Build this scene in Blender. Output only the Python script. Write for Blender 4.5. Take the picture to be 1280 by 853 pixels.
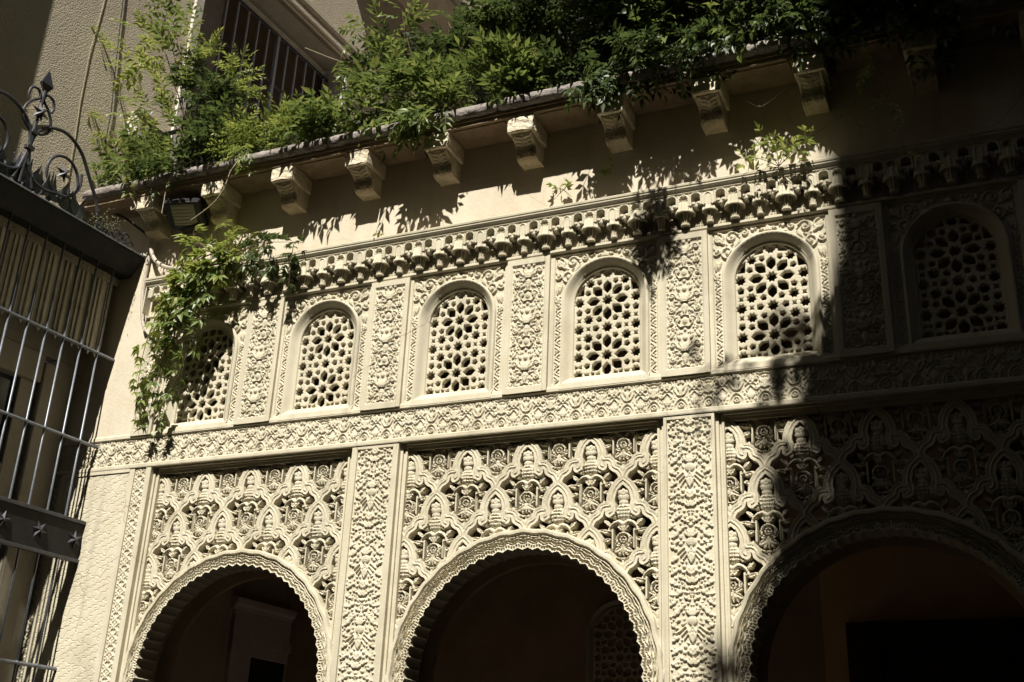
import bpy, bmesh, math, random
import numpy as np
from mathutils import Vector, Matrix
R=math.radians; PI=math.pi
S=bpy.context.scene
for o in list(bpy.data.objects): bpy.data.objects.remove(o)
# ------------------------------------------------------------ camera
cam=bpy.data.cameras.new('camera'); camo=bpy.data.objects.new('camera',cam); S.collection.objects.link(camo)
cam.sensor_width=36.0; cam.sensor_fit='HORIZONTAL'; cam.lens=1424.295/1280*36.0
cam.clip_start=0.05; cam.clip_end=2000
camo.matrix_world=Matrix.Translation((2.31325612,-6.54667103,1.6)) @ Matrix.Rotation(R(24.56747084),4,'Z') @ Matrix.Rotation(R(112.68018735),4,'X') @ Matrix.Rotation(R(2.55606778),4,'Z')
S.camera=camo
# ------------------------------------------------------------ light
TOSUN=Vector((0.13,-1.0,1.30)).normalized()
sun_el=math.asin(TOSUN.z); sun_az=math.atan2(TOSUN.x,TOSUN.y)
w=bpy.data.worlds.new('World'); S.world=w; w.use_nodes=True
nt=w.node_tree; nt.nodes.clear()
sky=nt.nodes.new('ShaderNodeTexSky'); sky.sky_type='NISHITA'; sky.sun_disc=False
sky.sun_elevation=sun_el; sky.sun_rotation=sun_az; sky.altitude=700
bg=nt.nodes.new('ShaderNodeBackground'); bg.inputs['Strength'].default_value=0.05
wo=nt.nodes.new('ShaderNodeOutputWorld')
nt.links.new(sky.outputs[0],bg.inputs[0]); nt.links.new(bg.outputs[0],wo.inputs[0])
sl=bpy.data.lights.new('sun','SUN'); sl.energy=5.0; sl.angle=R(0.5); sl.color=(1.0,0.95,0.86)
so=bpy.data.objects.new('sun',sl); S.collection.objects.link(so)
so.rotation_euler=TOSUN.to_track_quat('Z','Y').to_euler(); so.location=(3,-12,20)
S.view_settings.view_transform='Standard'; S.view_settings.look='None'
S.view_settings.exposure=0.76; S.view_settings.gamma=1.0
S.cycles.max_bounces=6; S.cycles.diffuse_bounces=4; S.cycles.transparent_max_bounces=4

# ------------------------------------------------------------ helpers
COL=S.collection
def link(o,parent=None):
    COL.objects.link(o)
    if parent is not None: o.parent=parent
    return o
def thing(name,label,cat,loc=(0,0,0),rotz=0,group=None):
    o=bpy.data.objects.new(name,None); o.empty_display_size=.1; link(o)
    o.location=loc; o.rotation_euler=(0,0,rotz); o['label']=label; o['category']=cat
    if group: o['group']=group
    return o
def empty(name,parent,loc=(0,0,0)):
    o=bpy.data.objects.new(name,None); o.empty_display_size=.1; link(o,parent); o.location=loc; return o
def tag(o,label,cat,group=None):
    o['label']=label; o['category']=cat
    if group: o['group']=group
    return o
def mesh(name,V,F,mat,smooth=False):
    me=bpy.data.meshes.new(name); me.from_pydata([tuple(v) for v in V],[],F)
    if smooth: me.polygons.foreach_set('use_smooth',[True]*len(me.polygons))
    me.materials.append(mat); me.update(); return me
def put(name,me,parent=None,loc=(0,0,0),rot=(0,0,0),sc=(1,1,1),kind=None):
    o=bpy.data.objects.new(name,me); link(o,parent); o.location=loc; o.rotation_euler=rot; o.scale=sc
    if kind: o['kind']=kind
    return o
def dup(o,parent,loc=None,sc=None):
    c=o.copy(); COL.objects.link(c); c.parent=parent
    if loc is not None: c.location=loc
    if sc is not None: c.scale=sc
    return c
class MB:
    """collects simple shapes into one mesh"""
    def __init__(s): s.V=[]; s.F=[]
    def add(s,V,F):
        n=len(s.V); s.V+= [tuple(v) for v in V]; s.F+=[tuple(i+n for i in f) for f in F]; return s
    def box(s,x0,x1,y0,y1,z0,z1,b=0.0):
        if b<=0:
            V=[(x,y,z) for x in (x0,x1) for y in (y0,y1) for z in (z0,z1)]
            F=[(0,1,3,2),(4,6,7,5),(0,4,5,1),(2,3,7,6),(0,2,6,4),(1,5,7,3)]
            return s.add(V,F)
        bm=bmesh.new(); bmesh.ops.create_cube(bm,size=1)
        for v in bm.verts: v.co=Vector(((x0+x1)/2+v.co.x*(x1-x0),(y0+y1)/2+v.co.y*(y1-y0),(z0+z1)/2+v.co.z*(z1-z0)))
        bmesh.ops.bevel(bm,geom=bm.edges[:],offset=b,segments=1,affect='EDGES')
        bm.verts.ensure_lookup_table()
        s.add([v.co[:] for v in bm.verts],[[v.index for v in f.verts] for f in bm.faces]); bm.free(); return s
    def tube(s,pts,r,n=8,cap=True,flat=None):
        pts=[Vector(p) for p in pts]; m=len(pts)
        rr=r if hasattr(r,'__len__') else [r]*m
        up=None; rings=[]
        for i,p in enumerate(pts):
            t=(pts[min(i+1,m-1)]-pts[max(i-1,0)]).normalized()
            if up is None:
                up=Vector((0,0,1)) if abs(t.z)<.9 else Vector((0,1,0))
            a=t.cross(up).normalized(); b=a.cross(t).normalized(); up=b
            ring=[]
            for k in range(n):
                c,si=math.cos(2*PI*k/n),math.sin(2*PI*k/n)
                ring.append(p+(a*c+b*si)*rr[i])
            rings.append(ring)
        V=[v for rg in rings for v in rg]; F=[]
        for i in range(m-1):
            for k in range(n):
                k2=(k+1)%n; F.append((i*n+k,i*n+k2,(i+1)*n+k2,(i+1)*n+k))
        if cap: F.append(tuple(range(n))[::-1]); F.append(tuple((m-1)*n+k for k in range(n)))
        return s.add(V,F)
    def extrude_x(s,prof,x0,x1):
        """closed polygon prof of (y,z) swept along x"""
        n=len(prof); V=[(x0,y,z) for y,z in prof]+[(x1,y,z) for y,z in prof]
        F=[(k,(k+1)%n,n+(k+1)%n,n+k) for k in range(n)]+[tuple(range(n))[::-1],tuple(range(n,2*n))]
        return s.add(V,F)
    def extrude_y(s,prof,y0,y1):
        n=len(prof); V=[(x,y0,z) for x,z in prof]+[(x,y1,z) for x,z in prof]
        F=[(k,(k+1)%n,n+(k+1)%n,n+k) for k in range(n)]+[tuple(range(n))[::-1],tuple(range(n,2*n))]
        return s.add(V,F)
    def lathe(s,cx,cy,prof,n=16,a0=0,a1=2*PI,fl=0,nf=8):
        """prof (z,r[,flute]) about vertical axis"""
        V=[];F=[];full=abs(a1-a0-2*PI)<1e-6; m=n if full else n+1
        for q in prof:
            z,r=q[0],q[1]; f=q[2] if len(q)>2 else fl
            for k in range(m):
                a=a0+(a1-a0)*k/n; rr=r*(1+f*math.cos(nf*a)); V.append((cx+rr*math.cos(a),cy+rr*math.sin(a),z))
        for i in range(len(prof)-1):
            for k in range(n):
                k2=(k+1)%m if full else k+1
                F.append((i*m+k,i*m+k2,(i+1)*m+k2,(i+1)*m+k))
        F.append(tuple(range(m))); F.append(tuple((len(prof)-1)*m+k for k in range(m))[::-1])
        return s.add(V,F)
    def me(s,name,mat,smooth=False):
        m=mesh(name,s.V,s.F,mat,smooth)
        bm=bmesh.new(); bm.from_mesh(m); bmesh.ops.recalc_face_normals(bm,faces=bm.faces[:]); bm.to_mesh(m); bm.free(); return m
    def build(s,name,mat,parent=None,loc=(0,0,0),smooth=False,kind=None):
        m=s.me(name,mat,smooth)
        if smooth:
            try: m.set_sharp_from_angle(angle=R(40))
            except Exception: pass
        return put(name,m,parent,loc,kind=kind)

# ------------------------------------------------------------ materials
def mat(name,c1,c2=None,scale=6,rough=.85,bump=.15,bscale=60,bdist=.004,metal=0,stain=None,stain_scale=1.3,stain_amt=.5,spec=.3,trans=0,fine=None,streak=None,crack=None):
    m=bpy.data.materials.new(name); m.use_nodes=True; t=m.node_tree; N=t.nodes; L=t.links
    b=N['Principled BSDF']; b.inputs['Roughness'].default_value=rough; b.inputs['Metallic'].default_value=metal
    b.inputs['Specular IOR Level'].default_value=spec
    tc=N.new('ShaderNodeTexCoord'); g=N.new('ShaderNodeNewGeometry')
    pos=g.outputs['Position']
    if c2 is None: c2=tuple(x*.8 for x in c1)
    n1=N.new('ShaderNodeTexNoise'); n1.inputs['Scale'].default_value=scale; n1.inputs['Detail'].default_value=8; n1.inputs['Roughness'].default_value=.65
    L.new(pos,n1.inputs['Vector'])
    cr=N.new('ShaderNodeValToRGB'); cr.color_ramp.elements[0].position=.32; cr.color_ramp.elements[1].position=.68
    cr.color_ramp.elements[0].color=(*c2,1); cr.color_ramp.elements[1].color=(*c1,1)
    L.new(n1.outputs['Fac'],cr.inputs['Fac']); out=cr.outputs['Color']
    def over(out,col,fac_socket,amt):
        mx=N.new('ShaderNodeMix'); mx.data_type='RGBA'
        mm=N.new('ShaderNodeMath'); mm.operation='MULTIPLY'; mm.inputs[1].default_value=amt
        L.new(fac_socket,mm.inputs[0]); L.new(mm.outputs[0],mx.inputs[0])
        L.new(out,mx.inputs[6]); mx.inputs[7].default_value=(*col,1); return mx.outputs[2]
    if stain:
        n2=N.new('ShaderNodeTexNoise'); n2.inputs['Scale'].default_value=stain_scale; n2.inputs['Detail'].default_value=10; n2.inputs['Roughness'].default_value=.7
        L.new(pos,n2.inputs['Vector'])
        r2=N.new('ShaderNodeMapRange'); r2.inputs[1].default_value=.50; r2.inputs[2].default_value=.68
        L.new(n2.outputs['Fac'],r2.inputs[0]); out=over(out,stain,r2.outputs[0],stain_amt)
    if streak:
        mp=N.new('ShaderNodeMapping'); mp.inputs['Scale'].default_value=(9,9,.7); L.new(pos,mp.inputs[0])
        n4=N.new('ShaderNodeTexNoise'); n4.inputs['Scale'].default_value=1.0; n4.inputs['Detail'].default_value=6; L.new(mp.outputs[0],n4.inputs['Vector'])
        r4=N.new('ShaderNodeMapRange'); r4.inputs[1].default_value=.52; r4.inputs[2].default_value=.72
        L.new(n4.outputs['Fac'],r4.inputs[0]); out=over(out,streak,r4.outputs[0],.55)
    if crack:
        dn=N.new('ShaderNodeTexNoise'); dn.inputs['Scale'].default_value=3.0; dn.inputs['Detail'].default_value=6; L.new(pos,dn.inputs['Vector'])
        av=N.new('ShaderNodeMix'); av.data_type='RGBA'; av.inputs[0].default_value=.22; L.new(pos,av.inputs[6]); L.new(dn.outputs['Color'],av.inputs[7])
        vo=N.new('ShaderNodeTexVoronoi'); vo.feature='DISTANCE_TO_EDGE'; vo.inputs['Scale'].default_value=1.5; L.new(av.outputs[2],vo.inputs['Vector'])
        r5=N.new('ShaderNodeMapRange'); r5.inputs[1].default_value=.0045; r5.inputs[2].default_value=.001; L.new(vo.outputs['Distance'],r5.inputs[0])
        gm=N.new('ShaderNodeTexNoise'); gm.inputs['Scale'].default_value=.9; L.new(pos,gm.inputs['Vector'])
        r6=N.new('ShaderNodeMapRange'); r6.inputs[1].default_value=.5; r6.inputs[2].default_value=.6; L.new(gm.outputs['Fac'],r6.inputs[0])
        mu=N.new('ShaderNodeMath'); mu.operation='MULTIPLY'; L.new(r5.outputs[0],mu.inputs[0]); L.new(r6.outputs[0],mu.inputs[1]); out=over(out,crack,mu.outputs[0],.7)
    if fine:
        n3=N.new('ShaderNodeTexNoise'); n3.inputs['Scale'].default_value=90; n3.inputs['Detail'].default_value=3
        L.new(pos,n3.inputs['Vector']); r3=N.new('ShaderNodeMapRange'); r3.inputs[1].default_value=.60; r3.inputs[2].default_value=.75
        L.new(n3.outputs['Fac'],r3.inputs[0]); out=over(out,fine,r3.outputs[0],.6)
    L.new(out,b.inputs['Base Color'])
    if bump:
        nb=N.new('ShaderNodeTexNoise'); nb.inputs['Scale'].default_value=bscale; nb.inputs['Detail'].default_value=5
        L.new(pos,nb.inputs['Vector']); bp=N.new('ShaderNodeBump'); bp.inputs['Strength'].default_value=bump; bp.inputs['Distance'].default_value=bdist
        L.new(nb.outputs['Fac'],bp.inputs['Height']); L.new(bp.outputs[0],b.inputs['Normal'])
    return m
M={}
M['plaster']=mat('carved_plaster',(.59,.545,.42),(.52,.47,.345),scale=5,bump=.5,bscale=120,bdist=.003,stain=(.40,.355,.25),stain_scale=2.4,stain_amt=.6,streak=(.36,.335,.25),crack=(.25,.21,.15),fine=(.44,.39,.29))
M['wallp']=mat('upper_wall_plaster',(.62,.56,.44),(.56,.50,.38),scale=3,bump=.4,bscale=35,bdist=.006,stain=(.42,.32,.21),stain_amt=.5,fine=(.44,.35,.26),streak=(.46,.38,.28),crack=(.22,.17,.12))
M['coping']=mat('coping_stone',(.34,.30,.275),(.17,.15,.135),scale=14,bump=.9,bscale=45,bdist=.012,stain=(.07,.06,.055),stain_scale=5,stain_amt=.6)
M['corbel']=mat('corbel_stone',(.60,.53,.39),(.44,.36,.23),scale=16,bump=.8,bscale=40,bdist=.012,stain=(.16,.11,.05),stain_scale=7,stain_amt=.55)
M['chalk']=mat('chipped_pale_stone',(.72,.66,.52),(.55,.47,.33),scale=22,bump=1.0,bscale=55,bdist=.012,stain=(.40,.28,.14),stain_scale=16,stain_amt=.5)
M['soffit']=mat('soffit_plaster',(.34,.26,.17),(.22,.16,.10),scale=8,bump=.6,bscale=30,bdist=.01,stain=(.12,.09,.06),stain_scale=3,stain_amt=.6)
M['stucco']=mat('rough_stucco',(.60,.53,.40),(.54,.47,.35),scale=2.5,bump=.9,bscale=80,bdist=.020,stain=(.42,.35,.25),stain_scale=1.1,stain_amt=.5,streak=(.44,.37,.27))
M['iron']=mat('painted_iron',(.075,.08,.095),(.045,.047,.055),scale=25,rough=.42,bump=.25,bscale=90,bdist=.002,metal=.35,spec=.5,stain=(.12,.07,.04),stain_scale=14,stain_amt=.5)
M['sheet']=mat('dark_sheet_iron',(.035,.034,.033),(.02,.019,.018),scale=9,rough=.7,bump=.15,bscale=20,metal=.2,spec=.25)
M['grate']=mat('grey_painted_bars',(.20,.22,.26),(.12,.13,.15),scale=30,rough=.38,bump=.15,metal=.3,spec=.6)
M['white']=mat('weathered_white_paint',(.72,.68,.60),(.58,.53,.45),scale=18,rough=.6,bump=.3,bscale=60,stain=(.35,.28,.2),stain_scale=8,stain_amt=.4)
M['barlight']=mat('light_grey_bars',(.55,.57,.62),(.42,.43,.46),scale=30,rough=.4,bump=.1,metal=.1,spec=.5)  # paler grey stands in for sunlight on the window bars
M['cloth']=mat('faded_cream_boards',(.56,.52,.43),(.42,.38,.30),scale=10,rough=.85,bump=.2,streak=(.2,.17,.12))
M['frame']=mat('grey_beige_joinery',(.30,.27,.21),(.24,.21,.16),scale=8,rough=.6,bump=.15)
M['wood']=mat('dark_brown_wood',(.07,.045,.025),(.035,.022,.012),scale=12,rough=.6,bump=.3,bscale=25)
M['brownjoin']=mat('faded_brown_joinery',(.12,.09,.055),(.085,.062,.038),scale=6,bump=.15)
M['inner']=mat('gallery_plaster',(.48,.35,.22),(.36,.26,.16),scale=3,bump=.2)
M['ochre']=mat('ochre_painted_wall',(.78,.54,.30),(.68,.46,.25),scale=3,bump=.2)  # brighter brown than the gallery plaster, so the wall reads as lit
M['mauve']=mat('pale_mauve_door_surround',(.74,.62,.60),(.62,.52,.50),scale=6,bump=.2)
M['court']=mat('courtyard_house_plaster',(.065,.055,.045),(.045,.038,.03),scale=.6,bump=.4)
M['paving']=mat('courtyard_paving',(.22,.19,.16),(.15,.13,.105),scale=2,bump=.4)
M['pvc']=mat('dusty_grey_conduit',(.52,.46,.38),(.40,.35,.28),scale=20,rough=.55,bump=.1,stain=(.2,.15,.1),stain_scale=9,stain_amt=.6)
M['pinkpipe']=mat('pinkish_cable_sheath',(.50,.34,.26),(.42,.29,.21),scale=20,rough=.5,bump=.1)
M['blackplastic']=mat('black_plastic',(.03,.03,.032),(.02,.02,.02),rough=.4,bump=.05,spec=.5)
M['bark']=mat('vine_bark',(.16,.11,.07),(.08,.055,.035),scale=30,bump=.8,bscale=40,bdist=.004)
M['twine']=mat('pale_twine',(.55,.47,.33),(.42,.35,.24),scale=30,bump=.1)
M['lichen']=mat('grey_green_dry_plant',(.30,.29,.18),(.16,.16,.09),scale=40,bump=.3)
def glass(name,c):
    m=bpy.data.materials.new(name); m.use_nodes=True; b=m.node_tree.nodes['Principled BSDF']
    b.inputs['Base Color'].default_value=(*c,1); b.inputs['Roughness'].default_value=.12; b.inputs['Specular IOR Level'].default_value=.6; return m
M['glass']=glass('dark_window_glass',(.02,.022,.025))
M['lens']=glass('lamp_glass',(.42,.40,.28))
def leafmat(name,c1,c2,c3):
    m=bpy.data.materials.new(name); m.use_nodes=True; t=m.node_tree; N=t.nodes; L=t.links
    N.clear(); out=N.new('ShaderNodeOutputMaterial'); b=N.new('ShaderNodeBsdfPrincipled'); b.inputs['Roughness'].default_value=.42; b.inputs['Specular IOR Level'].default_value=.45
    g=N.new('ShaderNodeNewGeometry'); cr=N.new('ShaderNodeValToRGB')
    e=cr.color_ramp.elements; e[0].color=(*c1,1); e[1].color=(*c3,1); x=e.new(.5); x.color=(*c2,1)
    L.new(g.outputs['Random Per Island'],cr.inputs['Fac']); L.new(cr.outputs['Color'],b.inputs['Base Color'])
    tr=N.new('ShaderNodeBsdfTranslucent'); hs=N.new('ShaderNodeHueSaturation'); hs.inputs['Saturation'].default_value=1.02; hs.inputs['Value'].default_value=1.8; hs.inputs['Hue'].default_value=.48
    L.new(cr.outputs['Color'],hs.inputs['Color']); L.new(hs.outputs[0],tr.inputs['Color'])
    mx=N.new('ShaderNodeMixShader'); mx.inputs[0].default_value=.35
    L.new(b.outputs[0],mx.inputs[1]); L.new(tr.outputs[0],mx.inputs[2]); L.new(mx.outputs[0],out.inputs['Surface']); return m
M['leaf']=leafmat('wisteria_leaf',(.050,.085,.022),(.095,.140,.034),(.165,.200,.055))
M['leafy']=leafmat('young_yellow_green_leaf',(.10,.15,.036),(.165,.220,.050),(.26,.29,.075))
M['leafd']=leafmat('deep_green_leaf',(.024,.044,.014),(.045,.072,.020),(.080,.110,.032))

# ------------------------------------------------------------ carved relief engine
def ss(t): t=np.clip(t,0,1); return t*t*(3-2*t)
class Cv:
    """a carving canvas: height above ground, in metres"""
    def __init__(s,x0,x1,z0,z1,st,mirror=True):
        s.nx=max(2,int(round((x1-x0)/st))+1); s.nz=max(2,int(round((z1-z0)/st))+1)
        s.u=np.linspace(x0,x1,s.nx); s.v=np.linspace(z0,z1,s.nz); s.X,s.Z=np.meshgrid(s.u,s.v); s.H=np.zeros_like(s.X); s.mir=mirror; s.per=None
    def _reps(s,pts):
        P=np.asarray(pts,float); out=[P]
        if s.mir: out.append(P*[-1,1])
        if s.per: out=[p+[0,k*s.per] for p in out for k in (-1,0,1)]
        return out
    def _box(s,P,r):
        i0=np.searchsorted(s.u,P[:,0].min()-r); i1=np.searchsorted(s.u,P[:,0].max()+r)
        j0=np.searchsorted(s.v,P[:,1].min()-r); j1=np.searchsorted(s.v,P[:,1].max()+r)
        return (slice(max(j0,0),j1),slice(max(i0,0),i1))
    def dist(s,P,sl):
        X=s.X[sl];Z=s.Z[sl];D=np.full(X.shape,9.);T=np.zeros(X.shape);n=len(P)-1
        for i in range(n):
            a,b=P[i],P[i+1]; d=b-a; L=d@d+1e-12
            t=np.clip(((X-a[0])*d[0]+(Z-a[1])*d[1])/L,0,1)
            q=np.hypot(X-a[0]-t*d[0],Z-a[1]-t*d[1]); m=q<D; D=np.where(m,q,D); T=np.where(m,(i+t)/n,T)
        return D,T
    def stroke(s,pts,r0,r1=None,h=.012,bev=.6,base=0):
        r1=r0 if r1 is None else r1
        for P in s._reps(pts):
            sl=s._box(P,max(r0,r1))
            if s.X[sl].size==0: continue
            D,T=s.dist(P,sl); r=r0+(r1-r0)*T
            s.H[sl]=np.maximum(s.H[sl],np.where(D<r,base+(h-base)*ss((r-D)/(r*bev)),0))
    def leaf(s,a,b,w,h=.012,bend=0,groove=.35):
        a=np.array(a,float);b=np.array(b,float)
        for P in s._reps([a,b]):
            sg=1 if P is None else (1 if (P[1]-P[0])[0]*(b-a)[0]>=0 else -1)
            sl=s._box(P,w+abs(bend))
            if s.X[sl].size==0: continue
            d=P[1]-P[0];L=np.hypot(*d);d=d/L;X=s.X[sl]-P[0][0];Z=s.Z[sl]-P[0][1]
            t=(X*d[0]+Z*d[1])/L; n=-X*d[1]+Z*d[0]-sg*bend*np.sin(PI*np.clip(t,0,1))
            hw=w*np.sin(PI*np.clip(t,0,1)**.75)+1e-6
            k=1-np.abs(n)/hw
            hh=h*ss(np.clip(k*3.2,0,1))*(1-groove*np.exp(-(n/(w*.22))**2))
            s.H[sl]=np.maximum(s.H[sl],np.where((t>0)&(t<1)&(k>0),hh,0))
    def blob(s,x,z,rx,rz,h=.014,rot=0,pow=.5,tex=0):
        for P in s._reps([[x,z]]):
            sl=s._box(P,max(rx,rz))
            if s.X[sl].size==0: continue
            X=s.X[sl]-P[0][0];Z=s.Z[sl]-P[0][1];c,q=math.cos(rot),math.sin(rot)
            if P[0][0]*x<0: q=-q
            a=(X*c+Z*q)/rx; b=(-X*q+Z*c)/rz; k=1-a*a-b*b
            hh=h*np.clip(k,0,1)**pow
            if tex: hh=hh*(1-.28*(np.sin((X+Z)/tex*PI)*np.sin((X-Z)/tex*PI)>0))
            s.H[sl]=np.maximum(s.H[sl],np.where(k>0,hh,0))
    def ring(s,x,z,r,w,h=.012,a0=0,a1=360,n=20):
        t=np.radians(np.linspace(a0,a1,n)); s.stroke(np.stack([x+r*np.cos(t),z+r*np.sin(t)],1),w,None,h)
    def curl(s,x,z,r,a0=0,turns=1.3,sg=1,w=.005,h=.013):
        t=np.linspace(0,1,22); a=np.radians(a0)+sg*t*turns*2*PI; q=r*(1-t*.85)
        s.stroke(np.stack([x+q*np.cos(a),z+q*np.sin(a)],1),w,w*1.1,h); s.blob(x,z,r*.3,r*.3,h*1.1)
    def pit(s,pts,r,depth):
        for P in s._reps(pts):
            sl=s._box(P,r)
            if s.X[sl].size==0: continue
            D,T=s.dist(P,sl); s.H[sl]=np.minimum(s.H[sl],s.H[sl]*0+np.where(D<r,s.H[sl]-depth*ss((r-D)/(r*.7)),s.H[sl]))
    def fill(s,seed,n,smin,smax,h=.011,x0=None,x1=None,z0=None,z1=None,kinds='clt',gap=.15):
        """grow further small curls, leaves and trefoils into the empty ground"""
        rn=random.Random(seed); x1=s.u[-1] if x1 is None else x1; x0=(0 if s.mir else s.u[0]) if x0 is None else x0
        z0=s.v[0] if z0 is None else z0; z1=s.v[-1] if z1 is None else z1
        du=s.u[1]-s.u[0]; dv=s.v[1]-s.v[0]
        for i in range(n):
            f=i/n; r=smax+(smin-smax)*f; x=rn.uniform(x0,x1); z=rn.uniform(z0,z1)
            i0=int((x-r-s.u[0])/du); i1=int((x+r-s.u[0])/du)+2; j0=int((z-r-s.v[0])/dv); j1=int((z+r-s.v[0])/dv)+2
            if i0<0 or j0<0 or i1>s.nx or j1>s.nz: continue
            sub=s.H[j0:j1,i0:i1]
            if sub.size==0 or (sub>h*.3).mean()>gap: continue
            k=rn.choice(kinds); a=rn.uniform(0,360); ca,sa=math.cos(R(a)),math.sin(R(a))
            if k=='c': s.curl(x,z,r*.9,a,1.1,rn.choice((-1,1)),r*.24,h)
            elif k=='l': s.leaf((x-ca*r*1.1,z-sa*r*1.1),(x+ca*r*1.1,z+sa*r*1.1),r*.5,h)
            elif k=='t':
                for da in (-60,0,60):
                    q=R(a+da); s.leaf((x-ca*r*.7,z-sa*r*.7),(x+math.cos(q)*r,z+math.sin(q)*r),r*.32,h)
            elif k=='a':   # angular three pointed leaf
                for da in (-75,0,75):
                    q=R(a+da); s.leaf((x-ca*r*.5,z-sa*r*.5),(x+math.cos(q)*r*1.15,z+math.sin(q)*r*1.15),r*.36,h,groove=.1)
            else: s.blob(x,z,r*.6,r*.6,h)
def relief(name,u,v,H,material,mp,mask=None,back=None,smooth=True):
    """height field over (u,v); mask>0 keeps the solid; cut edges get walls running back to 'back'"""
    nu,nv=len(u),len(v); U,Vv=np.meshgrid(u,v)
    P=np.stack(mp(U.ravel(),Vv.ravel(),H.ravel()),1)
    idx=np.arange(nu*nv).reshape(nv,nu)
    a=idx[:-1,:-1].ravel();b=idx[:-1,1:].ravel();c=idx[1:,1:].ravel();d=idx[1:,:-1].ravel()
    if mask is None:
        V=P; F=np.stack([a,b,c,d],1).tolist()
    else:
        m=mask.ravel(); s4=np.stack([m[a]>0,m[b]>0,m[c]>0,m[d]>0],1); k=s4.sum(1)
        F=np.stack([a,b,c,d],1)[k==4].tolist()
        ex=[];cache={};bcache={};base=nu*nv;uu=U.ravel();vv=Vv.ravel();hh=H.ravel()
        def cut(i,j):
            key=(i,j) if i<j else (j,i)
            if key in cache: return cache[key]
            t=m[i]/(m[i]-m[j]); t=min(max(t,.03),.97)
            ex.append((uu[i]+(uu[j]-uu[i])*t,vv[i]+(vv[j]-vv[i])*t,hh[i] if m[i]>0 else hh[j])); n=base+len(ex)-1; cache[key]=n; return n
        def bk(n):
            if n in bcache: return bcache[n]
            e=ex[n-base]; ex.append((e[0],e[1],back)); q=base+len(ex)-1; bcache[n]=q; return q
        for ci in np.nonzero((k>0)&(k<4))[0]:
            cs=(int(a[ci]),int(b[ci]),int(c[ci]),int(d[ci])); poly=[]
            for q in range(4):
                i,j=cs[q],cs[(q+1)%4]
                if m[i]>0: poly.append(i)
                if (m[i]>0)!=(m[j]>0): poly.append(cut(i,j))
            if len(poly)>=3: F.append(poly)
            if back is not None:
                L=len(poly)
                for q in range(L):
                    i,j=poly[q],poly[(q+1)%L]
                    if i>=base and j>=base and i!=j: F.append((j,i,bk(i),bk(j)))
        if ex:
            E=np.array(ex); V=np.concatenate([P,np.stack(mp(E[:,0],E[:,1],E[:,2]),1)])
        else: V=P
        used=np.zeros(len(V),bool)
        for f in F:
            for i in f: used[i]=True
        rm=np.cumsum(used)-1; V=V[used]; F=[[int(rm[i]) for i in f] for f in F]
    me=bpy.data.meshes.new(name); me.from_pydata(V.tolist(),[],F); me.materials.append(material)
    if smooth:
        me.polygons.foreach_set('use_smooth',[True]*len(me.polygons))
        if mask is not None:
            try: me.set_sharp_from_angle(angle=R(55))
            except Exception: pass
    me.update(); return me
def flat(y0=0,dx=0,dz=0): return lambda x,z,h:(x+dx,y0-h+0*x,z+dz)
def grid_sdf_poly(X,Z,poly):
    """signed distance, positive inside the polygon"""
    P=np.asarray(poly,float); D=np.full(X.shape,9.); ins=np.zeros(X.shape,bool); n=len(P)
    for i in range(n):
        a,b=P[i],P[(i+1)%n]; d=b-a; t=np.clip(((X-a[0])*d[0]+(Z-a[1])*d[1])/(d@d),0,1)
        D=np.minimum(D,np.hypot(X-a[0]-t*d[0],Z-a[1]-t*d[1]))
        c=((a[1]>Z)!=(b[1]>Z)); xi=a[0]+(Z-a[1])/(b[1]-a[1]+1e-12)*d[0]; ins^=c&(X<xi)
    return np.where(ins,D,-D)
# ============================================================ THE CARVED ARCADE
arc=thing('carved_arcade_building','sunlit cream plaster arcade building with carved arches, lattice windows and a terrace on corbels','building')
# ---- masonry of the wall: upper plain wall, core behind the carving, piers, gallery behind
XL,XR=-4.70,3.75
mb=MB(); mb.box(XL-.3,XR,0.0,.34,5.50,6.42); mb.build('upper_wall',M['wallp'],arc)
WC=[-3.31,-2.218,-1.122,-.012,1.092,2.19,3.29]          # lattice window centres
LH,Z0L,ZCA,RL=.232,4.302,4.84,.232                      # lattice half width, sill, arch centre, radius
# wall core with window openings (columns between, sill band and head)
def arch_pts(cx,r,zc,n=24,z0=None):
    p=[(cx+r*math.cos(PI*k/n),zc+r*math.sin(PI*k/n)) for k in range(n+1)]
    if z0 is not None: p=[(cx+r,z0)]+p+[(cx-r,z0)]
    return p
core=MB(); core.box(XL-.3,XR,.03,.34,3.955,4.235)
edges=[XL-.3]
for c in WC: edges+= [c-.30,c+.30]
edges+=[XR]
for i in range(0,len(edges),2): core.box(edges[i],edges[i+1],.03,.34,4.235,5.50)
for c in WC: core.box(c-.30,c+.30,.10,.34,5.17,5.50)
core.build('wall_core',M['plaster'],arc)

# ---- lattice window: the pierced star screen
def star(cx,cz,r,n=8,rot=PI/8,k=.70):
    return [(cx+(r if i%2==0 else r*k)*math.cos(rot+i*PI/n),cz+(r if i%2==0 else r*k)*math.sin(rot+i*PI/n)) for i in range(2*n)]
def petal(cx,cz,L,W_,ang):
    c,s=math.cos(ang),math.sin(ang); q=[(L,0),(.38*L,W_),(-.38*L,W_),(-L,0),(-.38*L,-W_),(.38*L,-W_)]
    return [(cx+a*c-b*s,cz+a*s+b*c) for a,b in q]
def penta(cx,cz,r,ang):
    q=[(r,0),(.25*r,.85*r),(-.8*r,.62*r),(-.8*r,-.62*r),(.25*r,-.85*r)]; c,s=math.cos(ang),math.sin(ang)
    return [(cx+a*c-b*s,cz+a*s+b*c) for a,b in q]
s_=.2; holes=[]
for z in (-1,1,0): 
    holes.append(star(0,z,.145))
holes.append(star(0,2.0,.135))
for zc in (-1,1):
    for k in range(8):
        a=k*PI/4+PI/2
        if zc==1 and False: continue
        holes.append(petal(.495*math.cos(a),zc+.495*math.sin(a),.190,.118,a))
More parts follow.
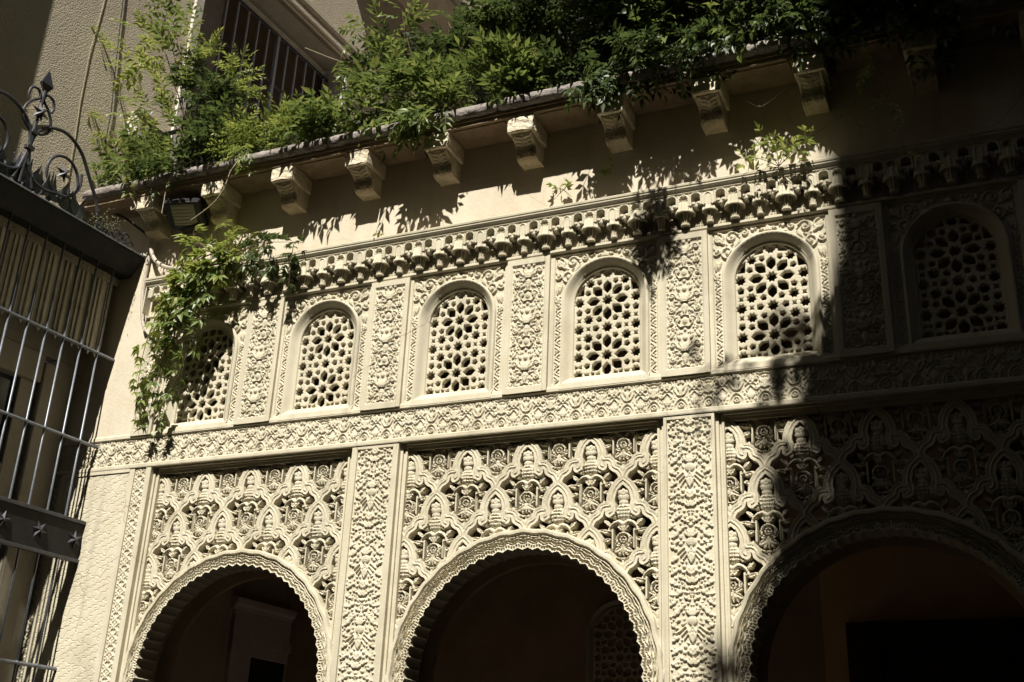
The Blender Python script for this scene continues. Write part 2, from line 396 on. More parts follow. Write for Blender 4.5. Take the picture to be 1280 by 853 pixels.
for sx in (-1,1):
    holes.append(penta(sx*.40,0,.105,0 if sx<0 else PI))
    for sz in (-1,1):
        holes.append(penta(sx*.285,sz*.31,.095,math.atan2(-sz,-sx)))
        holes.append(star(sx*.67,sz*.34,.135)); 
        holes.append(penta(sx*.69,sz*.67,.095,math.atan2(sz*.6,-sx))); holes.append(penta(sx*1.0,sz*.63,.105,PI/2*sz))
        holes.append(star(sx*1.0,sz*1.0,.14)); holes.append(penta(sx*.69,sz*1.33,.095,math.atan2(-sz*.6,-sx)))
        # small crosses
        for cx,cz in ((sx*1.0,sz*.33),):
            for ang in (PI/4,-PI/4): holes.append(petal(cx,cz,.085,.026,ang))
        # bow ties beside the corner stars
        holes.append([(sx*1.0-.10,sz*1.35-.06),(sx*1.0,sz*1.35-.012),(sx*1.0+.10,sz*1.35-.06),(sx*1.0+.10,sz*1.35+.06),(sx*1.0,sz*1.35+.012),(sx*1.0-.10,sz*1.35+.06)])
    holes.append(star(sx*1.0,0,.14)); holes.append(star(sx*1.0,-1.64,.135))
    for ang in (PI/4,-PI/4): holes.append(petal(sx*.67,0,.085,.026,ang))
    holes.append([(sx*.62,-1.60),(sx*.78,-1.60),(sx*.74,-1.70),(sx*.64,-1.70)])
    holes.append([(sx*.26,-1.58),(sx*.38,-1.64),(sx*.34,-1.70),(sx*.24,-1.70)]); holes.append([(sx*.44,-1.60),(sx*.54,-1.57),(sx*.53,-1.70),(sx*.44,-1.70)])
    holes.append(star(sx*.62,1.68,.13)); holes.append(penta(sx*.29,1.68,.09,-PI/2)); holes.append([(sx*.26,1.90),(sx*.50,1.86),(sx*.42,2.02),(sx*.27,2.06)])
    holes.append([(sx*.86,1.30),(sx*1.06,1.30),(sx*.98,1.52),(sx*.84,1.62)])
cvl=Cv(-.25,.25,-.36,.46,.0031,mirror=False)
mask=np.full(cvl.X.shape,9.)
for h_ in holes:
    p=np.array(h_)*s_; p=p.mean(0)+(p-p.mean(0))*(1.34 if len(h_)==16 else 1.28); cx,cz=p.mean(0); sl=cvl._box(p,.02)
    if cvl.X[sl].size: mask[sl]=np.minimum(mask[sl],-grid_sdf_poly(cvl.X[sl],cvl.Z[sl],p))
# trim to the arched outline
out=np.where(cvl.Z>ZCA-4.645,LH+.012-np.hypot(cvl.X,cvl.Z-(ZCA-4.645)),LH+.012-np.abs(cvl.X))
near=mask.copy()
cvl.H+=.004*ss((near-.0005)/.003)
rn=random.Random(4)
for _ in range(160):       # pin holes between the stars
    x,z=rn.uniform(-.22,.22),rn.uniform(-.33,.42)
    i=int((x+.25)/.0031);j=int((z+.36)/.0031)
    if near[j,i]>.006: cvl.pit([[(x,z),(x,z+.0001)]][0],.0045,.004)
mask=np.minimum(mask,out)
LATTICE=relief('lattice',cvl.u,cvl.v,cvl.H,M['plaster'],flat(0),mask,back=-.036)
# ---- arched moulding of the window: sweeps from the surround down to the screen
def arch_sweep(prof,cx,zc,z0,n=28):
    """prof: (radius, y). legs down to z0, closed by nothing"""
    V=[];F=[];path=[('l',z0),('l',(z0+zc)/2)]+[('a',PI-PI*k/n) for k in range(n+1)]+[('r',(z0+zc)/2),('r',z0)]
    for t,q in path:
        for r,y in prof:
            if t=='l': V.append((cx-r,y,q))
            elif t=='r': V.append((cx+r,y,q))
            else: V.append((cx+r*math.cos(q),y,zc+r*math.sin(q)))
    k=len(prof)
    for i in range(len(path)-1):
        for j in range(k-1): F.append((i*k+j,i*k+j+1,(i+1)*k+j+1,(i+1)*k+j))
    return V,F
mb=MB(); V,F=arch_sweep([(.232,.085),(.232,.042),(.240,.036),(.248,.036),(.262,.012),(.283,-.002),(.291,-.012),(.302,-.012),(.307,.006)],0,ZCA-4.645,-.40); mb.add(V,F)
FRAME=mb.me('frame',M['plaster'],True)
mb=MB(); mb.extrude_x([(.085,-.445),(-.010,-.445),(-.016,-.435),(-.012,-.395),(.010,-.365),(.040,-.343),(.085,-.343)],-.31,.31)
SILL=mb.me('sill',M['plaster'])
# ---- carved surround: spandrels of scrolls and narrow side strips
cv=Cv(-.395,.395,-.435,.572,.0048)
X,Z=cv.X,cv.Z; zc_=ZCA-4.645
cv.per=None
# side strip: running scroll with drilled eyes
for k in range(12):
    z=-.36+k*.053; sg=1 if k%2 else -1
    cv.stroke([(.335-.014*sg,z-.024),(.335+.013*sg,z),(.335-.014*sg,z+.026)],.0055,None,.010)
    cv.blob(.335-.010*sg,z,.0075,.0075,.009); cv.leaf((.335+.012*sg,z+.01),(.335-.006*sg,z+.034),.006,.009)
# spandrel: large leaf spirals
cv.curl(.265,.395,.052,200,1.4,1,.010,.016); cv.curl(.335,.405,.030,0,1.2,-1,.008,.014)
cv.curl(.325,.500,.040,90,1.3,1,.009,.015); cv.curl(.235,.500,.042,160,1.3,-1,.010,.015)
cv.leaf((.285,.455),(.355,.535),.020,.016); cv.leaf((.34,.34),(.345,.26),.014,.012); cv.leaf((.31,.34),(.33,.27),.010,.012)
cv.curl(.150,.520,.026,90,1.2,1,.008,.014); cv.curl(.095,.535,.018,180,1.2,-1,.007,.013); cv.leaf((.18,.48),(.22,.42),.012,.012)
cv.leaf((.20,.545),(.12,.55),.009,.012); cv.blob(0,.515,.030,.028,.020); cv.leaf((0,.555),(0,.50),.010,.022); cv.leaf((.02,.535),(.06,.515),.010,.014); cv.curl(.34,.225,.020,-90,1.2,1,.006,.012)
cv.fill(11,260,.008,.018,.011,.02,.37,.2,.56,'cltb',.12)
inside=np.where(Z>zc_,np.hypot(X,Z-zc_),np.abs(X))
cv.H[inside<.312]=0
band=np.where(Z>zc_,np.hypot(X,Z-zc_),9)
side=(np.abs(X)>.358)|(Z>.548); cv.H[side]=0
cv.H+= .012*ss((np.maximum(np.abs(X)-.360,Z-.552))/.006)            # plain border
cv.H[(np.abs(X)<.36)&(Z<-.385)]=0; cv.H+=np.where((Z<-.385)&(np.abs(X)<.366),.010*ss((-.385-Z)/.008),0)
SURR=relief('carved_surround',cv.u,cv.v,cv.H,M['plaster'],flat(.012),mask=inside-.298,back=-.03)
for c in WC[:6]:
    w_=empty('lattice_window',arc,(c,0,4.645))
    put('carved_surround',SURR,w_); put('frame',FRAME,w_); put('sill',SILL,w_); put('lattice',LATTICE,w_,(0,.058,0))
# ---- carved panels standing proud between the windows
cv=Cv(-.128,.128,-.46,.46,.0042); cv.per=.345
for z in (0,):
    for a in (-62,-36,-12,12,36,62): cv.leaf((0,z+.012),(.062*math.sin(R(a)),z+.012+.062*math.cos(R(a))),.010,.017)
    cv.stroke([(0,z+.008),(.035,z+.006),(.066,z+.014)],.005,.004,.018)
    cv.blob(0,z-.028,.022,.026,.017,tex=.006); cv.leaf((0,z-.02),(0,z-.085),.018,.015)
    cv.curl(.082,z+.052,.024,200,1.4,-1,.0062,.016); cv.curl(.085,z-.045,.024,160,1.4,1,.0062,.016)
    cv.curl(.048,z-.118,.022,20,1.3,1,.006,.015); cv.curl(.088,z-.135,.018,90,1.2,-1,.005,.014)
    cv.leaf((.02,z-.01),(.075,z-.005),.011,.014); cv.leaf((.02,z-.05),(.062,z-.075),.010,.014,.006)
    cv.stroke([(0,z-.085),(.03,z-.095),(.052,z-.142),(.03,z-.17),(0,z-.165)],.0055,.005,.015)
    cv.blob(0,z-.125,.019,.027,.016,tex=.007); cv.leaf((.10,z-.01),(.112,z+.03),.008,.012); cv.leaf((.10,z+.1),(.07,z+.14),.010,.013); cv.leaf((.03,z+.09),(.055,z+.12),.011,.014)
    cv.blob(0,z+.10,.016,.020,.015)
cv.fill(5,520,.0065,.014,.011,0,.116,-.44,.44,'cltb',.10)
cv.H[(np.abs(cv.X)>.119)|(np.abs(cv.Z)>.449)]=0
cv.H+=.014*ss((np.maximum(np.abs(cv.X)-.1195,np.abs(cv.Z)-.4495))/.004)
PANEL=relief('carving',cv.u,cv.v,cv.H*.92,M['plaster'],flat(-.013))
def bordered(w2,z0,z1,iw,iz0,iz1,y0,y1,name='border'):
    mb=MB(); b=.0015
    mb.box(-w2,-iw,y0,y1,z0,z1,b); mb.box(iw,w2,y0,y1,z0,z1,b); mb.box(-iw,iw,y0,y1,z0,iz0); mb.box(-iw,iw,y0,y1,iz1,z1)
    return mb.me(name,M['plaster'])
PB=bordered(.160,-.50,.50,.1275,-.4595,.4595,-.026,.03)
for c,wd in ((-3.80,.62),(-2.764,1),(-1.670,1),(-.567,1),(.540,1),(1.641,1),(2.74,1)):
    p=empty('relief_panel',arc,(c,0,4.712)); a=put('carving',PANEL,p); b=put('border',PB,p)
    if wd!=1: a.scale=(wd,1,1); b.scale=(wd,1,1)
# fillet strips between panel and surround, plain wall left of the first window
mb=MB(); mb.box(XL-.3,-3.885,-.004,.03,4.235,5.50); mb.build('plain_wall',M['wallp'],arc)
# ledge under the stalactites
mb=MB(); mb.extrude_x([(.03,5.218),(-.012,5.218),(-.024,5.226),(-.024,5.240),(-.016,5.246),(.03,5.250)],-3.95,XR); mb.build('ledge_moulding',M['plaster'],arc)

# ---- long frieze of interlace: repeated panels
FW=.352
cv=Cv(-FW/2,FW/2,0,.205,.0042); 
def frz(x):
    cv.ring(x,.030,.0175,.0052,.014); cv.blob(x,.030,.009,.009,.010)
    cv.stroke([(x-.044,.0),(x-.040,.035),(x-.022,.062),(x,.074),(x+.022,.062),(x+.040,.035),(x+.044,.0)],.0048,None,.013)
for x in (0,FW/2):
    frz(x)
cv.stroke([(FW/4,.01),(FW/4,.05)],.006,None,.012); cv.leaf((FW/4,.03),(FW/4,.085),.012,.013); cv.leaf((FW/4,.03),(FW/4+.026,.066),.009,.012); cv.leaf((FW/4,.03),(FW/4-.026,.066),.009,.012)
# central knot over the ring
for sx in (0,):
    cv.ring(0.0,.122,.026,.005,.013); cv.leaf((0,.08),(0,.165),.010,.014); cv.leaf((0,.122),(.040,.150),.010,.013); cv.leaf((0,.122),(.040,.094),.010,.013)
    cv.curl(.052,.158,.020,200,1.2,-1,.005,.013); cv.curl(.052,.098,.016,160,1.2,1,.0048,.012)
cv.stroke([(FW/4-.028,.088),(FW/4,.118),(FW/4+.028,.088)],.0045,None,.012); cv.stroke([(FW/4-.034,.118),(FW/4,.152),(FW/4+.034,.118)],.0045,None,.012)
cv.stroke([(FW/4-.03,.19),(FW/4-.036,.16),(FW/4,.125),(FW/4+.036,.16),(FW/4+.03,.19)],.0045,None,.013); cv.leaf((FW/4,.145),(FW/4,.195),.011,.013)
cv.stroke([(FW/2-.04,.19),(FW/2-.046,.14),(FW/2-.022,.10),(FW/2,.09)],.0045,None,.013); cv.leaf((FW/2,.09),(FW/2,.15),.012,.013); cv.leaf((FW/2,.12),(FW/2-.030,.165),.010,.013); cv.curl(FW/2-.012,.180,.014,0,1.2,1,.0045,.012)
cv.stroke([(0,.195),(.03,.185),(.05,.196)],.0045,None,.012)
cv.fill(3,420,.0055,.011,.010,0,FW/2,0,.205,'cltb',.10)
FRZ=relief('frieze_panel',cv.u,cv.v,cv.H*.9,M['plaster'],flat(.006))
k=0; x=-3.9-.352*2
fr=empty('frieze',arc)
while x<XR-.2:
    put('frieze_panel',FRZ,fr,(x,random.Random(int(x*100)).uniform(-.0015,.001),3.990+random.Random(int(x*77)).uniform(-.0015,.0015))); x+=FW
mb=MB(); mb.extrude_x([(.03,3.955),(-.010,3.955),(-.012,3.962),(-.012,3.982),(-.004,3.990),(.03,3.990)],XL-.05,XR); mb.build('rail',M['plaster'],fr)
mb=MB(); mb.extrude_x([(.03,4.195),(-.004,4.195),(-.014,4.201),(-.014,4.224),(-.008,4.236),(.03,4.238)],XL-.05,XR); mb.build('rail',M['plaster'],fr)

# ---- stalactite cornice
CW=.332
cv=Cv(-CW/2,CW/2,5.352,5.478,.0035)
X,Z=cv.X,cv.Z; H=cv.H+0
def arch_sdf(cx,w_,z0,zt):
    r=w_; return np.where(Z>zt-r,r-np.hypot(X-cx,Z-(zt-r)),np.minimum(r-np.abs(X-cx),Z-z0+.03))
mk=np.full(X.shape,9.)
for cx in (-.083,.083): 
    a=arch_sdf(cx,.031,5.30,5.466); mk=np.minimum(mk,-a); cv.H=np.maximum(cv.H,.006*ss((.006-np.abs(a+.006))/.004))
for cx in (-CW/2,CW/2):
    a=arch_sdf(cx,.017,5.30,5.455); cv.H=np.where(a>0,-.02*ss(a/.006),cv.H); cv.H=np.maximum(cv.H,.006*ss((.006-np.abs(a+.006))/.004))
a=arch_sdf(0,.030,5.30,5.460); cv.H=np.maximum(cv.H,.006*ss((.006-np.abs(a+.005))/.004))
ang=np.arctan2(X,Z-5.415); rr=np.hypot(X,Z-5.415); cv.H=np.where(a>0,-.018*ss(a/.01)+.008*np.abs(np.cos(ang*5))*ss((rr-.006)/.01),cv.H)
for cx in (-.125,-.041,.041,.125):
    for q in range(3): cv.mir=False; cv.ring(cx,5.470-.013*q,.0045,.0022,.004)
cv.stroke([(-CW/2,5.473),(CW/2,5.473)],.003,None,.007)
lower=np.minimum(Z-5.372-.010*np.abs(np.sin(X/CW*PI*12)), 9); mk=np.minimum(mk,lower)
PLATE=relief('niche_plate',cv.u,cv.v,cv.H,M['plaster'],flat(-.078),mk,back=-.075)
cv=Cv(-CW/2,CW/2,5.245,5.372,.0038)
for cx in (.083,):
    for q in range(4):
        for sx in (-1,0,1):
            if abs(sx)*.5>(3-q)*.4: continue
            cv.ring(cx+sx*.018,5.262+q*.020,.0085,.0030,.009)
    cv.stroke([(cx-.036,5.250),(cx,5.345),(cx+.036,5.250)],.0035,None,.012)
cv.stroke([(-CW/2,5.249),(CW/2,5.249)],.003,None,.010)
LACE=relief('lace_ground',cv.u,cv.v,cv.H,M['plaster'],flat(.008))
def pendant(cx,k,nf):
    mb=MB(); y=-.034
    mb.lathe(cx,y,[(5.415,.046*k,.10),(5.385,.052*k,.10),(5.352,.057*k,.09),(5.345,.063*k,.03),(5.337,.063*k,.03),(5.333,.054*k,.03),(5.342,.040*k,.05)],30,nf=nf)
    mb.lathe(cx,y,[(5.345,.036*k,.14),(5.318,.033*k,.14),(5.290,.026*k,.14),(5.270,.022*k,.14),(5.268,.028*k,0),(5.256,.028*k,0)],24,nf=nf)
    return mb
a=pendant(0,1.10,12); a.lathe(0,-.034,[(5.440,.020,.1),(5.392,.046,.12)],24,nf=12); BIG=a.me('pendant',M['plaster'])
a=pendant(0,.84,10); a.lathe(0,-.050,[(5.450,.013,.08),(5.392,.026,.12)],20,nf=10); SMALL=a.me('pendant',M['plaster'])
mb=MB()
for cx in (-.083,.083):
    for dx,zz,r in ((-.018,5.392,.018),(.018,5.392,.018),(0,5.374,.015)): mb.lathe(cx+dx,-.058,[(zz+.016,r,.1),(zz,r*1.05,.1),(zz-.012,r*.55,.1)],14,nf=7)
mb.box(-.097,.097,-.052,-.01,5.365,5.378,.002); CUPS=mb.me('cup_bracket',M['plaster'])
x=-3.92+CW/2
mq=0
while x<3.4:
    c=empty('stalactite_cell',arc,(x,0,0))
    put('niche_plate',PLATE,c); put('lace_ground',LACE,c); put('pendant',BIG,c); put('pendant',SMALL,c,(CW/2,0,0)); put('cup_bracket',CUPS,c)
    x+=CW
mb=MB(); mb.extrude_x([(.02,5.478),(-.078,5.478),(-.084,5.480),(-.086,5.490),(-.094,5.496),(-.104,5.510),(-.104,5.516),(-.100,5.520),(-.108,5.526),(-.110,5.540),(-.104,5.546),(-.06,5.552),(.02,5.556)],-3.95,XR)
mb.box(-3.955,-3.945,-.08,0.02,5.25,5.478)
mb.build('cornice_moulding',M['plaster'],arc)

# ---- bays with pierced net of lobed arches over a toothed arch
def sebka(cv,pitch,rise,ztop,hnet=.062,hfill=.050):
    """interlacing lobed lancets with palmettes; returns mask"""
    fs=pitch/.44; vs=rise/.305; X,Z=cv.X,cv.Z
    half=[(0,-.012),(.026,-.030),(.050,-.056),(.068,-.088),(.078,-.124),(.081,-.158),(.090,-.178),(.112,-.176),(.134,-.184),(.148,-.202),(.153,-.226),(.168,-.238),(.190,-.248),(.207,-.270),(.216,-.292),(.220,-.316)]
    half=[(a*fs,b*vs) for a,b in half]
    net=np.full(X.shape,9.); fill=np.full(X.shape,-9.); FH=np.zeros(X.shape)
    def seg(P,tgt):
        P=np.asarray(P,float); sl=cv._box(P,.07)
        if X[sl].size==0: return
        D,_=cv.dist(P,sl); tgt[sl]=np.minimum(tgt[sl],D)
    f=Cv(cv.u[0],cv.u[-1],cv.v[0],cv.v[-1],cv.u[1]-cv.u[0],mirror=False); f.X,f.Z,f.u,f.v=X,Z,cv.u,cv.v; f.H=np.zeros(X.shape); f.nx,f.nz=cv.nx,cv.nz
    fm=Cv.__new__(Cv); fm.__dict__=dict(f.__dict__)
    rows=range(-1,8)
    for r in rows:
        off=0 if r%2==0 else pitch/2
        for k in range(-4,5):
            cx=off+k*pitch; az=ztop-r*rise
            if cx<cv.u[0]-pitch or cx>cv.u[-1]+pitch or az<cv.v[0]-.1 or az-.62>cv.v[-1]: continue
            for sx in (-1,1): seg([(cx+sx*a,az+b) for a,b in half],net)
            # hooked inner lobes
            for sx in (-1,1):
                seg([(cx+sx*.076*fs,az-.165*vs),(cx+sx*.071*fs,az-.195*vs),(cx+sx*.074*fs,az-.214*vs),(cx+sx*.088*fs,az-.222*vs)],net)
            q=lambda x,z:(cx+x*fs,az+z*vs)
            h=hfill
            # crowned head and scaly pear-shaped body inside the lancet
            for dx,dz,r0,r1 in ((0,-.118,.038,.034),(-.024,-.092,.019,.021),(.024,-.092,.019,.021),(0,-.084,.014,.018)): f.blob(*q(dx,dz),r0,r1,h+.004,0,.22)
            f.pit([q(-.006,-.112),q(-.018,-.106)],.004,.012); f.pit([q(.006,-.112),q(.018,-.106)],.004,.012); f.pit([q(-.03,-.142),q(.03,-.142)],.0035,.014)
            f.blob(*q(0,-.212),.049,.058,h+.010,0,.3,tex=.022); f.blob(*q(0,-.155),.030,.024,h,0,.3)
            for sx in (-1,1):
                f.curl(*q(sx*.062,-.242),.017,90,1.1,-sx,.007,h)
                f.stroke([q(sx*.006,-.292),q(sx*.030,-.276),q(sx*.058,-.282),q(sx*.084,-.306),q(sx*.100,-.345)],.024,.008,h+.004,bev=.8); f.leaf(q(sx*.085,-.300),q(sx*.128,-.262),.014,h,groove=.2)
                
                f.leaf(q(sx*.085,-.345),q(sx*.165,-.325),.015,h*.9); f.leaf(q(sx*.085,-.385),q(sx*.140,-.400),.013,h*.9); f.leaf(q(sx*.09,-.44),q(sx*.105,-.50),.011,h*.9)
                f.stroke([q(sx*.072,-.325),q(sx*.072,-.445)],.0075,None,h)
                f.stroke([q(sx*.072,-.340),q(sx*.100,-.330)],.0075,None,h)
                f.leaf(q(sx*.006,-.440),q(sx*.062,-.470),.018,h,groove=.3); f.leaf(q(sx*.012,-.430),q(sx*.058,-.412),.012,h); f.leaf(q(sx*.014,-.445),q(sx*.030,-.495),.012,h)
                f.leaf(q(0,-.555),q(sx*.040,-.555),.014,h)
            for a in (-55,0,55): f.leaf(q(0,-.335),(cx+.046*math.sin(R(a))*fs,az-.332*vs+.055*math.cos(R(a))),.014,h+.004,groove=.3)
            t=np.radians(np.linspace(-25,205,16)); f.stroke([q(.042*math.cos(a),-.392+.042*math.sin(a)) for a in t],.0090,None,h+.004)
            f.ring(*q(0,-.392),.019,.0058,h); f.blob(*q(0,-.392),.008,.008,h)
            f.leaf(q(0,-.415),q(0,-.492),.014,h,groove=.3)
            f.stroke([q(-.056,-.492),q(-.028,-.507),q(0,-.511),q(.028,-.507),q(.056,-.492)],.0070,None,h)
            f.leaf(q(0,-.515),q(0,-.600),.014,h); f.stroke([q(0,-.51),q(0,-.63)],.005,None,h*.8)
    w_=.0275
    f.H=np.where(f.H>.006,.026+(f.H-.006)*.62,0)
    nm=w_-net                      # >0 on the net
    fmk=np.where(f.H>.006,.0026,-.0026)
    prof=ss(nm/.004)*.8+.2
    groove=.010*np.exp(-((net-.0095)/.0035)**2)+.004*np.exp(-((net-.019)/.003)**2)
    crown=hnet+.004*np.cos(np.clip(net/w_,0,1)*PI/2)-groove
    on=nm>0
    cv.H=np.where(on,crown,f.H)
    return np.maximum(nm,fmk), on
def ring_relief(Rin,Rout,leg,name):
    """toothed, stepped archivolt. u runs along the arch, v is the radius"""
    Rm=Rin; L=PI*Rin; nt_=int(round(L/.067)); tooth=L/nt_; legn=int(round(leg/tooth)); leg=legn*tooth
    du=.0056; u=np.linspace(-leg,L+leg,int((L+2*leg)/du)+1); v=np.linspace(Rin-.002,Rout,int((Rout-Rin+.002)/.0036)+1)
    U,Vv=np.meshgrid(u,v); ph=(U/tooth)%1.0
    zig=np.abs(ph-.5)*2            # 1 at tooth joints
    sc=np.sqrt(np.clip(1-(2*ph-1)**2,0,1))   # scallop
    q=Vv-Rin; W_=Rout-Rin
    wav=.0045*np.cos(2*PI*U/tooth/2)
    H=np.zeros(U.shape)
    # outer rolls: wavy, then nested scalloped ridges and a drilled lace between them
    o=W_-q; tri=1-zig          # 0 at the joints, 1 in the middle of each tooth
    H=np.maximum(H,.026*ss((.022-np.abs(o-.020+wav*.7))/.012))
    H=np.maximum(H,.020*ss((.0060-np.abs(o-.050+wav))/.004)); H=np.maximum(H,.018*ss((.0060-np.abs(o-.064+.008*(tri-.5)))/.004))
    qq=q-.016*tri
    for c0,hh,ww in ((.052,.018,.0048),(.036,.018,.0048),(.007,.018,.0065)):
        H=np.maximum(H,hh*ss((ww-np.abs(qq-c0))/(ww*.7)))
    # drilled net between the chevrons
    cell=np.maximum(np.abs(((ph*4)%1)-.5)*tooth/4,np.abs(qq-.021)*.55)
    H=np.where((qq>.009)&(qq<.034),np.maximum(H,.017*ss((cell-.0030)/.0022)),H)
    H=np.where((qq>.038)&(qq<.050),np.maximum(H,.012*(np.abs(((ph*5)%1)-.5)>.22)),H)
    H=H*1.25+.006
    msk=np.where(q<.03,q-(.002+.017*(1-sc)**1.0*0-.0)-.016*(sc)+.002,9.)
    msk=np.minimum(msk,Rout-Vv+.0)
    def mp(uu,vv,hh):
        th=PI-np.clip(uu,0,L)/Rm; x=vv*np.cos(th); z=vv*np.sin(th)
        ext=np.where(uu<0,uu,np.where(uu>L,L-uu,0)); return x,.062-hh,z+ext
    return relief(name,u,v,H,M['plaster'],mp,msk,back=-.16),leg
def make_bay(hw,Rin,Rout,zc,dz):
    st=.0052; cv=Cv(-hw+.045,hw-.045,zc-.05,3.905,st)
    m,on=sebka(cv,(2*hw-.13)/4,.305,3.905)
    ringd=np.hypot(cv.X,np.maximum(cv.Z-zc,0))-(Rout-.012); m=np.minimum(m,ringd)
    cv.H=cv.H*1.0
    net=relief('pierced_net',cv.u,cv.v,cv.H,M['plaster'],flat(.118),m,back=-.015)
    ring,leg=ring_relief(Rin,Rout,.40,'archivolt')
    mb=MB()     # stepped frame of the recess
    for sx in (-1,1):
        for a,b,y in ((0,.020,.030),(.020,.036,.044),(.036,.052,.036)):
            x0,x1=sorted((sx*(hw-a),sx*(hw-b))); mb.box(x0,x1,y,.30,1.9,3.955,.002)
    for a,b,y in ((0,.016,.022),(.016,.030,.040),(.030,.052,.050)):
        mb.box(-hw+.05,hw-.05,y,.30,3.955-b,3.955-a,.001)
    frame=mb.me('recess_frame',M['plaster'])
    # plain backing leg areas beside the archivolt, below the net
    mb=MB()
    for sx in (-1,1):
        x0,x1=sorted((sx*(hw-.05),sx*(Rout-.004))); mb.box(x0,x1,.055,.30,1.9,zc-.045)
    legs=mb.me('jamb',M['plaster'])
    # rear arch, seen in shade behind the front one
    mb=MB(); n=40; prof=[(Rin+.05,.30),(Rin-.01,.36),(Rin-.01,.40),(Rin+.06,.40)]
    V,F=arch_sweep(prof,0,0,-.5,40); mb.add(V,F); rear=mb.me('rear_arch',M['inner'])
    return net,ring,frame,legs,rear
bayA=make_bay(.943,.778,.922,2.382,0); bayB=make_bay(.8875,.752,.880,2.405,0)
for c,b,zc in ((-2.7615,bayB,2.405),(-.5575,bayA,2.385),(1.652,bayA,2.385)):
    e=empty('arch_bay',arc,(c,0,0))
    put('pierced_net',b[0],e); put('archivolt',b[1],e,(0,0,zc)); put('recess_frame',b[2],e); put('jamb',b[3],e); put('rear_arch',b[4],e,(0,0,zc))
# ---- piers with carved faces
PH=1.90
cv=Cv(-.1425,.1425,0,PH,.0038); cv.per=.462
z0=.22
def pier_motif(z0):
    for a in (-60,-32,0,32,60): cv.leaf((0,z0+.01),(.050*math.sin(R(a)),z0+.012+.055*math.cos(R(a))),.009,.017,groove=.3)
    cv.blob(0,z0-.018,.030,.030,.018,PI/4,.35,tex=.006)
    for k,(w_,d) in enumerate(((.062,.052),(.046,.072),(.030,.092))):
        cv.stroke([(w_+.02,z0-d-.030),(w_*.5+.01,z0-d+.004),(.012+w_*.1,z0-d-.030),(0,z0-d+.004)],.0052,.0052,.014)
    cv.leaf((0,z0-.085),(0,z0-.150),.022,.017)
    for dx,dz in ((0,-.186),(.014,-.176),(.024,-.190),(.012,-.202),(0,-.208)): cv.blob(dx,z0+dz,.013,.013,.019)
    cv.blob(0,z0-.19,.028,.032,.017,tex=.005)
    for dx,dz in ((.045,-.165),(.050,-.198),(.072,-.182)): cv.blob(dx,z0+dz,.012,.012,.016)
    for a in (-70,-35,0,35,70): cv.leaf((0,z0-.262),(.045*math.sin(R(a)),z0-.262+.048*math.cos(R(a))),.011,.015,groove=.1)
    for x,dz,s in ((.095,.02,.030),(.108,-.055,.026),(.100,-.125,.028),(.104,-.20,.026),(.060,-.235,.026),(.112,-.27,.026),(.075,-.325,.030),(.030,-.355,.024),(.115,-.385,.024),(.070,.045,.022),(.055,-.40,.022),(.085,-.02,.02)):
        for da in (-80,0,80): 
            a=R(90+da+ (25 if int(abs(dz)*100)%2 else -30)); cv.leaf((x,z0+dz),(x+math.cos(a)*s,z0+dz+math.sin(a)*s),s*.33,.014,groove=.1)
pier_motif(z0); 
_p=cv.per; H0=cv.H.copy()
for k in range(1,4):
    cv.per=None; sh=int(round(k*_p/.0038)); 
    cv.H[sh:]=np.maximum(cv.H[sh:],H0[:-sh])
cv.per=None
cv.fill(9,1500,.007,.016,.012,0,.136,0,PH,'albt',.10)
cv.H[(np.abs(cv.X)>.137)]=0
PIER=relief('carving',cv.u,cv.v,cv.H*.92,M['plaster'],flat(.010))
for c,hw in ((-1.686,.186),(.547,.162)):
    p=empty('carved_pier',arc,(c,0,0)); put('carving',PIER,p,(0,0,2.03))
    mb=MB(); mb.box(-hw,-.142,-.004,.30,1.9,3.955,.002); mb.box(.142,hw,-.004,.30,1.9,3.955,.002); mb.box(-.142,.142,.016,.30,1.9,3.955)
    mb.box(-.142,.142,-.004,.016,3.93,3.955); mb.build('pier_body',M['plaster'],p)
p=empty('carved_pier',arc,(2.757,0,0)); put('carving',PIER,p,(0,0,2.03)); mb=MB(); mb.box(-.162,-.142,-.004,.30,1.9,3.955,.002); mb.box(.142,.162,-.004,.30,1.9,3.955,.002); mb.box(-.142,.142,.016,.30,1.9,3.955); mb.build('pier_body',M['plaster'],p)
mb=MB(); mb.box(2.92,XR,-.002,.30,0,3.955); mb.build('right_wall',M['plaster'],arc)
# slender columns below the piers
for c in (-1.686,.547,2.757):
    mb=MB(); mb.box(c-.15,c+.15,.0,.30,1.62,1.9,.01); mb.lathe(c,.15,[(1.62,.14),(1.52,.13),(1.40,.085),(1.36,.10),(1.34,.082),(.16,.09),(.14,.13),(.05,.15),(.05,.17),(0.0,.17)],20); mb.build('column',M['plaster'],arc)
# ---- left strip of fine lace and the strapwork panel
cv=Cv(-.055,.055,0,2.0,.0046); 
t=np.linspace(0,2.0,160)
for ph in (0,PI): cv.mir=False; cv.stroke(np.stack([.030*np.sin(t*2*PI/.115+ph),t],1),.0055,None,.010)
for k in range(36):
    z=k*.0575; cv.ring(0,z,.013,.0042,.009,n=12)
    for sx in (-1,1): cv.blob(sx*.042,z+.028,.009,.009,.009); cv.leaf((sx*.034,z),(sx*.052,z+.02),.006,.009)
for k in range(18):
    z=k*.1150
    for a in range(4): cv.leaf((0,z+.028),(.020*math.cos(a*PI/2+PI/4),z+.028+.020*math.sin(a*PI/2+PI/4)),.006,.011)
LACES=relief('lace_strip',cv.u,cv.v,cv.H,M['plaster'],flat(.009))
lf=empty('left_return',arc)
put('lace_strip',LACES,lf,(-3.752,0,1.95)); put('lace_strip',LACES,lf,(-4.60,0,1.95))
